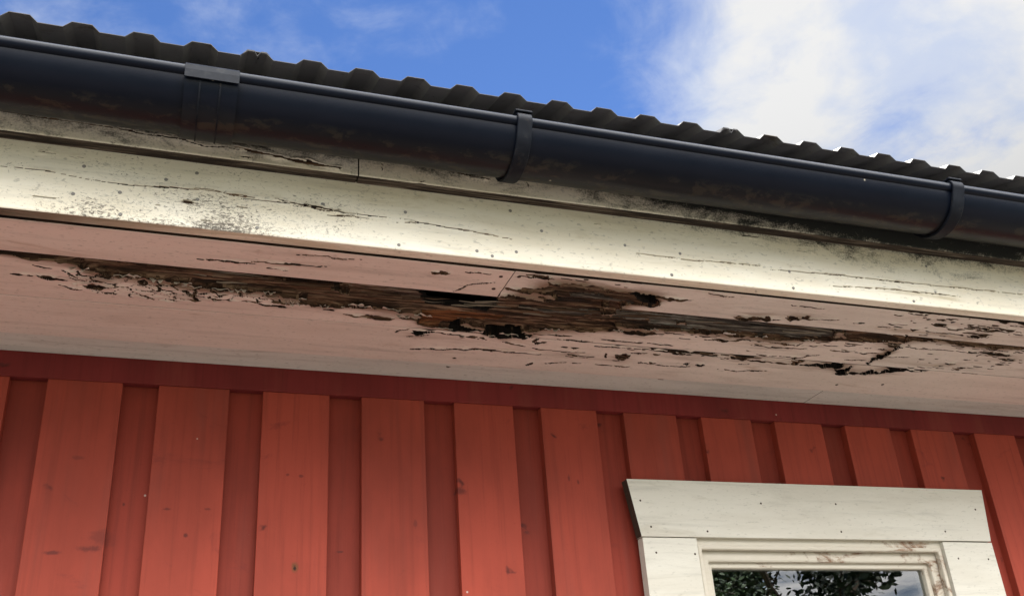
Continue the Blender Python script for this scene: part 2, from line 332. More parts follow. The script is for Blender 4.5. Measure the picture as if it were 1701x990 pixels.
class MB:
    def __init__(s): s.v = []; s.f = []; s.m = []
    def quad(s, *p, m=0):
        i = len(s.v); s.v += [tuple(q) for q in p]; s.f.append(tuple(range(i, i+len(p)))); s.m.append(m)
    def box(s, x0, x1, y0, y1, z0, z1, m=0):
        i = len(s.v); s.v += [(x, y, z) for z in (z0, z1) for y in (y0, y1) for x in (x0, x1)]
        for q in ((0, 2, 3, 1), (4, 5, 7, 6), (0, 1, 5, 4), (2, 6, 7, 3), (0, 4, 6, 2), (1, 3, 7, 5)):
            s.f.append(tuple(i+k for k in q)); s.m.append(m)
    def prism_y(s, pts, y0, y1, m=0):      # outline in x,z (counter-clockwise seen from -y), extruded in y
        n = len(pts); i = len(s.v); s.v += [(x, y0, z) for x, z in pts]+[(x, y1, z) for x, z in pts]
        s.f.append(tuple(range(i, i+n))); s.f.append(tuple(range(i+2*n-1, i+n-1, -1))); s.m += [m, m]
        for k in range(n):
            s.f.append((i+k, i+n+k, i+n+(k+1) % n, i+(k+1) % n)); s.m.append(m)
    def sweep_x(s, prof, xs, m=0, closed=False, caps=False):  # profile in y,z along x
        n = len(prof); i = len(s.v)
        for x in xs: s.v += [(x, y, z) for y, z in prof]
        for a in range(len(xs)-1):
            for k in range(n if closed else n-1):
                k2 = (k+1) % n
                s.f.append((i+a*n+k, i+a*n+k2, i+(a+1)*n+k2, i+(a+1)*n+k)); s.m.append(m)
        if caps:
            s.f.append(tuple(range(i+n-1, i-1, -1))); s.f.append(tuple(range(i+(len(xs)-1)*n, i+len(xs)*n))); s.m += [m, m]
    def disc(s, c, u, v, n, r, h, m=1, seg=14):       # a low domed nail head, n = outward normal
        c, u, v, n = map(Vector, (c, u, v, n)); i = len(s.v)
        for rr, hh in ((r, 0), (r*.85, h*.7), (r*.4, h)):
            for k in range(seg):
                a = 2*math.pi*k/seg; s.v.append(tuple(c+u*rr*math.cos(a)+v*rr*math.sin(a)+n*hh))
        for j in range(2):
            for k in range(seg): s.f.append((i+j*seg+k, i+j*seg+(k+1) % seg, i+(j+1)*seg+(k+1) % seg, i+(j+1)*seg+k)); s.m.append(m)
        s.f.append(tuple(range(i+2*seg, i+3*seg))); s.m.append(m)
    def mesh(s, name):
        me = bpy.data.meshes.new(name); me.from_pydata(s.v, [], s.f); me.polygons.foreach_set('material_index', s.m)
        bm = bmesh.new(); bm.from_mesh(me); bmesh.ops.recalc_face_normals(bm, faces=bm.faces); bm.to_mesh(me); bm.free(); me.update(); return me
    def build(s, name, mats, parent, bev=0., smooth=None): return finish(name, s.mesh(name), mats, parent, bev, smooth)

# numpy value noise, used to carve the boards
def vnoise(x, y, seed=0):
    xi = np.floor(x).astype(np.int64); yi = np.floor(y).astype(np.int64); fx = x-xi; fy = y-yi
    fx = fx*fx*(3-2*fx); fy = fy*fy*(3-2*fy)
    def h(a, b):
        n = (a*374761393+b*668265263+seed*982451653) & 0xffffffff
        n = ((n ^ (n >> 13))*1274126177) & 0xffffffff
        return ((n ^ (n >> 16)) & 0xffff)/65535.
    return (h(xi, yi)*(1-fx)+h(xi+1, yi)*fx)*(1-fy)+(h(xi, yi+1)*(1-fx)+h(xi+1, yi+1)*fx)*fy
def vf(x, y, seed=0, o=4, r=.55):
    s = 0; a = 1; t = 0
    for i in range(o): s = s+a*vnoise(x*2**i, y*2**i, seed+i*17); t += a; a *= r
    return s/t
def inside(px, py, poly):
    res = np.zeros(px.shape, bool); n = len(poly)
    for i in range(n):
        x1, y1 = poly[i]; x2, y2 = poly[(i+1) % n]
        if y1 == y2: continue
        c = ((y1 > py) != (y2 > py)) & (px < (x2-x1)*(py-y1)/(y2-y1)+x1)
        res ^= c
    return res
def blur(a, n):
    for ax in (0, 1):
        for _ in range(2):
            p = np.pad(a, [(n, n) if i == ax else (0, 0) for i in (0, 1)], mode='edge'); c = np.cumsum(p, axis=ax); z = np.zeros_like(np.take(c, [0], ax)); c = np.concatenate([z, c], ax)
            L = a.shape[ax]; a = (np.take(c, range(2*n+1, 2*n+1+L), ax)-np.take(c, range(0, L), ax))/(2*n+1)
    return a
def axis_points(a, b, fa, fb, step):       # fine between fa and fb, coarse outside
    pts = [np.arange(max(a, fa), min(b, fb), step)]
    if a < fa: pts.insert(0, np.linspace(a, fa, max(3, int((fa-a)/.05)))[:-1])
    if b > fb: pts.append(np.linspace(fb, b, max(3, int((b-fb)/.05))))
    x = np.concatenate(pts); x = np.append(x[x < b-step*.3], b); return x
def carve(X, Y, polys, cracks, jit=1.0, seed=0, cells=None, rnd=None, dil=1, hmin=.0007):
    jy = (vf(X*45, Y*300, seed+1, 3)-.5)*.006*jit+(vf(X*260, Y*500, seed+2, 2)-.5)*.0022*jit
    jx = (vf(X*60, Y*420, seed+3, 3)-.5)*.016*jit
    wx, wy = X+jx, Y+jy
    d, rot, gy, wm, dk = [np.zeros(X.shape) for _ in range(5)]
    fib = vf(X*9, Y*330, seed+5, 5, .6); fib2 = vf(X*30, Y*700, seed+6, 3)
    if cells is not None:                 # alligatored paint: small tilted, domed tiles
        cm = inside(X+(vf(X*40, Y*60, 77)-.5)*.03, Y+(vf(X*40, Y*60, 78)-.5)*.012, cells)
        sx, sy = X/.030+(vf(X*50, Y*90, 81)-.5)*.9, Y/.0125+(vf(X*50, Y*90, 82)-.5)*1.0
        f1 = np.full(X.shape, 9.); f2 = np.full(X.shape, 9.); cid = np.zeros(X.shape)
        bx, by = np.floor(sx), np.floor(sy)
        for i in (-1, 0, 1):
            for j in (-1, 0, 1):
                ox = (vnoise(bx+i, by+j, 91)*.9+.05); oy = (vnoise(bx+i, by+j, 92)*.9+.05)
                q = np.hypot(bx+i+ox-sx, by+j+oy-sy); idn = vnoise(bx+i, by+j, 93)
                cid = np.where(q < f1, idn, cid); f2 = np.where(q < f1, f1, np.minimum(f2, q)); f1 = np.minimum(f1, q)
        e = f2-f1; gone = cid < .05
        cc = cm & ((e < .01+.17*np.clip(vf(X*45, Y*60, 95)*2.2-.75, 0, 1)) | gone)
        d = np.where(cm, -.0032*np.clip(e*1.6, 0, 1)+.0008*(cid-.5)*4*(sy-by-.5), d)
        d = np.where(cc, .0035, d); rot = np.where(cc, .8, rot); dk = np.where(cc & ~gone, .35, dk)
    if rnd is not None:                   # short checks along the grain
        n = vf(X*26, Y*420, seed+9, 3); n2 = vf(X*7, Y*24, seed+10, 3)
        k = (n*rnd+n2*.30*rnd > 1.03) & (rnd > .2); d = np.where(k, .003, d); rot = np.where(k, 1, rot); dk = np.where(k, .6, dk)
    for w, pts in cracks:
        q = np.array(pts); pad = .02
        ix = (X > q[:, 0].min()-pad) & (X < q[:, 0].max()+pad) & (Y > q[:, 1].min()-pad) & (Y < q[:, 1].max()+pad)
        if not ix.any(): continue
        px_, py_ = (X+jx*.35)[ix], (Y+jy*.5)[ix]; best = np.full(px_.shape, 9.)
        L = np.concatenate([[0], np.cumsum(np.hypot(*np.diff(q, axis=0).T))]); T = L[-1]+1e-9
        for i in range(len(q)-1):
            ax_, ay_ = q[i]; bx_, by_ = q[i+1]; l2 = (bx_-ax_)**2+(by_-ay_)**2+1e-12
            t_ = np.clip(((px_-ax_)*(bx_-ax_)+(py_-ay_)*(by_-ay_))/l2, 0, 1)
            dist = np.hypot(px_-ax_-t_*(bx_-ax_), py_-ay_-t_*(by_-ay_)); u = (L[i]+t_*(L[i+1]-L[i]))/T
            hw = np.maximum(w*.42, hmin)*(.35+.65*np.clip(np.minimum(u, 1-u)*6, 0, 1))
            best = np.minimum(best, dist-hw*(.6+.8*vnoise(px_*170, py_*0, 31)))
        k = best < 0; tmp = d[ix]; tmp[k] = max(.0025, min(.009, w*3)); d[ix] = tmp; tmp = rot[ix]; tmp[k] = 1; rot[ix] = tmp
        tmp = dk[ix]; tmp[k] = .8 if dil else .25; dk[ix] = tmp  # cracks painted dark, standing in for the shade inside them
    for dep, r_, g_, w_, pts in polys:
        q = np.array(pts); pad = .03
        ix = (X > q[:, 0].min()-pad) & (X < q[:, 0].max()+pad) & (Y > q[:, 1].min()-pad) & (Y < q[:, 1].max()+pad)
        if not ix.any(): continue
        k = np.zeros(X.shape, bool); k[ix] = inside(wx[ix], wy[ix], [tuple(p) for p in pts])
        if r_ > 0 and dep < .03:
            strand = .6*vf(X*5, Y*120, seed+51, 4, .6)+.4*fib
            dd = dep*(.1+1.8*strand)+(fib2-.5)*.005
            dk = np.where(k, np.clip((dep-.012)*50+(strand-.52)*5.0, 0, .92), dk)
            d = np.where(k, np.maximum(dd, .0015), d)
            gy = np.where(k, np.clip(g_*(.4+1.2*vf(X*6, Y*60, seed+21, 3)), 0, 1), gy); wm = np.where(k, np.clip(w_*(.3+1.4*vf(X*14, Y*50, seed+22, 3)), 0, 1), wm)
        else:
            d = np.where(k, dep, d); dk = np.where(k, 1.0 if r_ > 0 else 0, dk); gy = np.where(k, g_, gy); wm = np.where(k, w_, wm)
        rot = np.where(k, r_, rot)
    rm = (rot > .5).astype(float); soft = np.clip((blur(rm, 5)-.42)*2.4, .10, 1)      # the decay shelves off towards sound wood
    d = np.where((rm > 0) & (d < .03) & (d > .0035), np.maximum(d*soft, .0012), d)
    dk = np.where((rm > 0) & (d < .03), dk*np.clip(soft*1.3, .35, 1), dk)
    # paint lifts and curls next to where it has broken off
    big_rot = (rot > .5).astype(float); b = blur(big_rot, 3); damp = np.clip(blur(big_rot, 14)*2.2, 0, 1)
    d = np.where(rot < .5, d-.0055*np.clip(b*2, 0, 1)*np.clip(vf(X*60, Y*140, seed+30, 2)*2.2-.6, 0, 1), d)
    hole = d > .03                        # round a hole the broken edge is painted black for the shade inside
    for dx, dy in ((0, 1), (0, 2), (0, 3), (1, 0), (-1, 0)):
        h2 = np.roll(hole, (dx, dy), (0, 1)) & (rot > .5); dk = np.where(h2, 1.0, dk)
    for _ in range(dil):                  # the wall of a split is bare wood up to its brim
        r0, d0 = rot.copy(), dk.copy()
        for dx, dy in ((0, 1), (1, 0), (-1, 0)):
            up = np.roll(r0, (dx, dy), (0, 1)); ud = np.roll(d0, (dx, dy), (0, 1))
            dk = np.where(up > rot, ud, dk); rot = np.maximum(rot, up)
    return d, rot, gy, wm, dk, damp
def grid_board(name, parent, mats, xs, vs, fn, attrs, d, thick, to_world, nails=None, cut=.03, side={}):
    nx, nv = len(xs), len(vs)
    X, Y = np.meshgrid(xs, vs, indexing='ij')
    dv = np.minimum(d, thick-.001)
    P = to_world(X, Y, dv).reshape(-1, 3)
    idx = np.arange(nx*nv).reshape(nx, nv)
    q = np.stack([idx[:-1, :-1], idx[1:, :-1], idx[1:, 1:], idx[:-1, 1:]], -1).reshape(-1, 4)
    void = (d > cut).reshape(-1); q = q[~void[q].all(1)]
    # skirt: back rim one thickness away
    rim = np.concatenate([idx[:, 0], idx[-1, 1:], idx[-2::-1, -1], idx[0, -2:0:-1]])
    Bp = to_world(X, Y, np.full(X.shape, thick)).reshape(-1, 3)[rim]
    n0 = len(P); m = len(rim); P = np.concatenate([P, P[rim], Bp]); k = np.arange(m); k2 = (k+1) % m
    sk = np.stack([n0+k, n0+m+k, n0+m+k2, n0+k2], -1); q = np.concatenate([q, sk])
    mi = np.zeros(len(q), int)
    extra_v, extra_f = [], []
    if nails:
        mb = MB()
        for (c, u, v, n, r) in nails: mb.disc(c, u, v, n, r, .0011, 0)
        off = len(P); P = np.concatenate([P, np.array(mb.v)])
        extra_f = [tuple(off+i for i in f) for f in mb.f]
    me = bpy.data.meshes.new(name)
    me.from_pydata(P.tolist(), [], q.tolist()+extra_f)
    mats_i = np.concatenate([mi, np.ones(len(extra_f), int)]).astype(np.int32)
    me.polygons.foreach_set('material_index', mats_i)
    for an, av in attrs.items():
        a = me.attributes.new(an, 'FLOAT', 'POINT'); full = np.zeros(len(P)); full[:nx*nv] = av.reshape(-1)
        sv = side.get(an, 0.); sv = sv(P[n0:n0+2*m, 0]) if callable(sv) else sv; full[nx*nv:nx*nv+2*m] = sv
        a.data.foreach_set('value', full.astype(np.float32))
    o = finish(name, me, mats, parent)
    return o

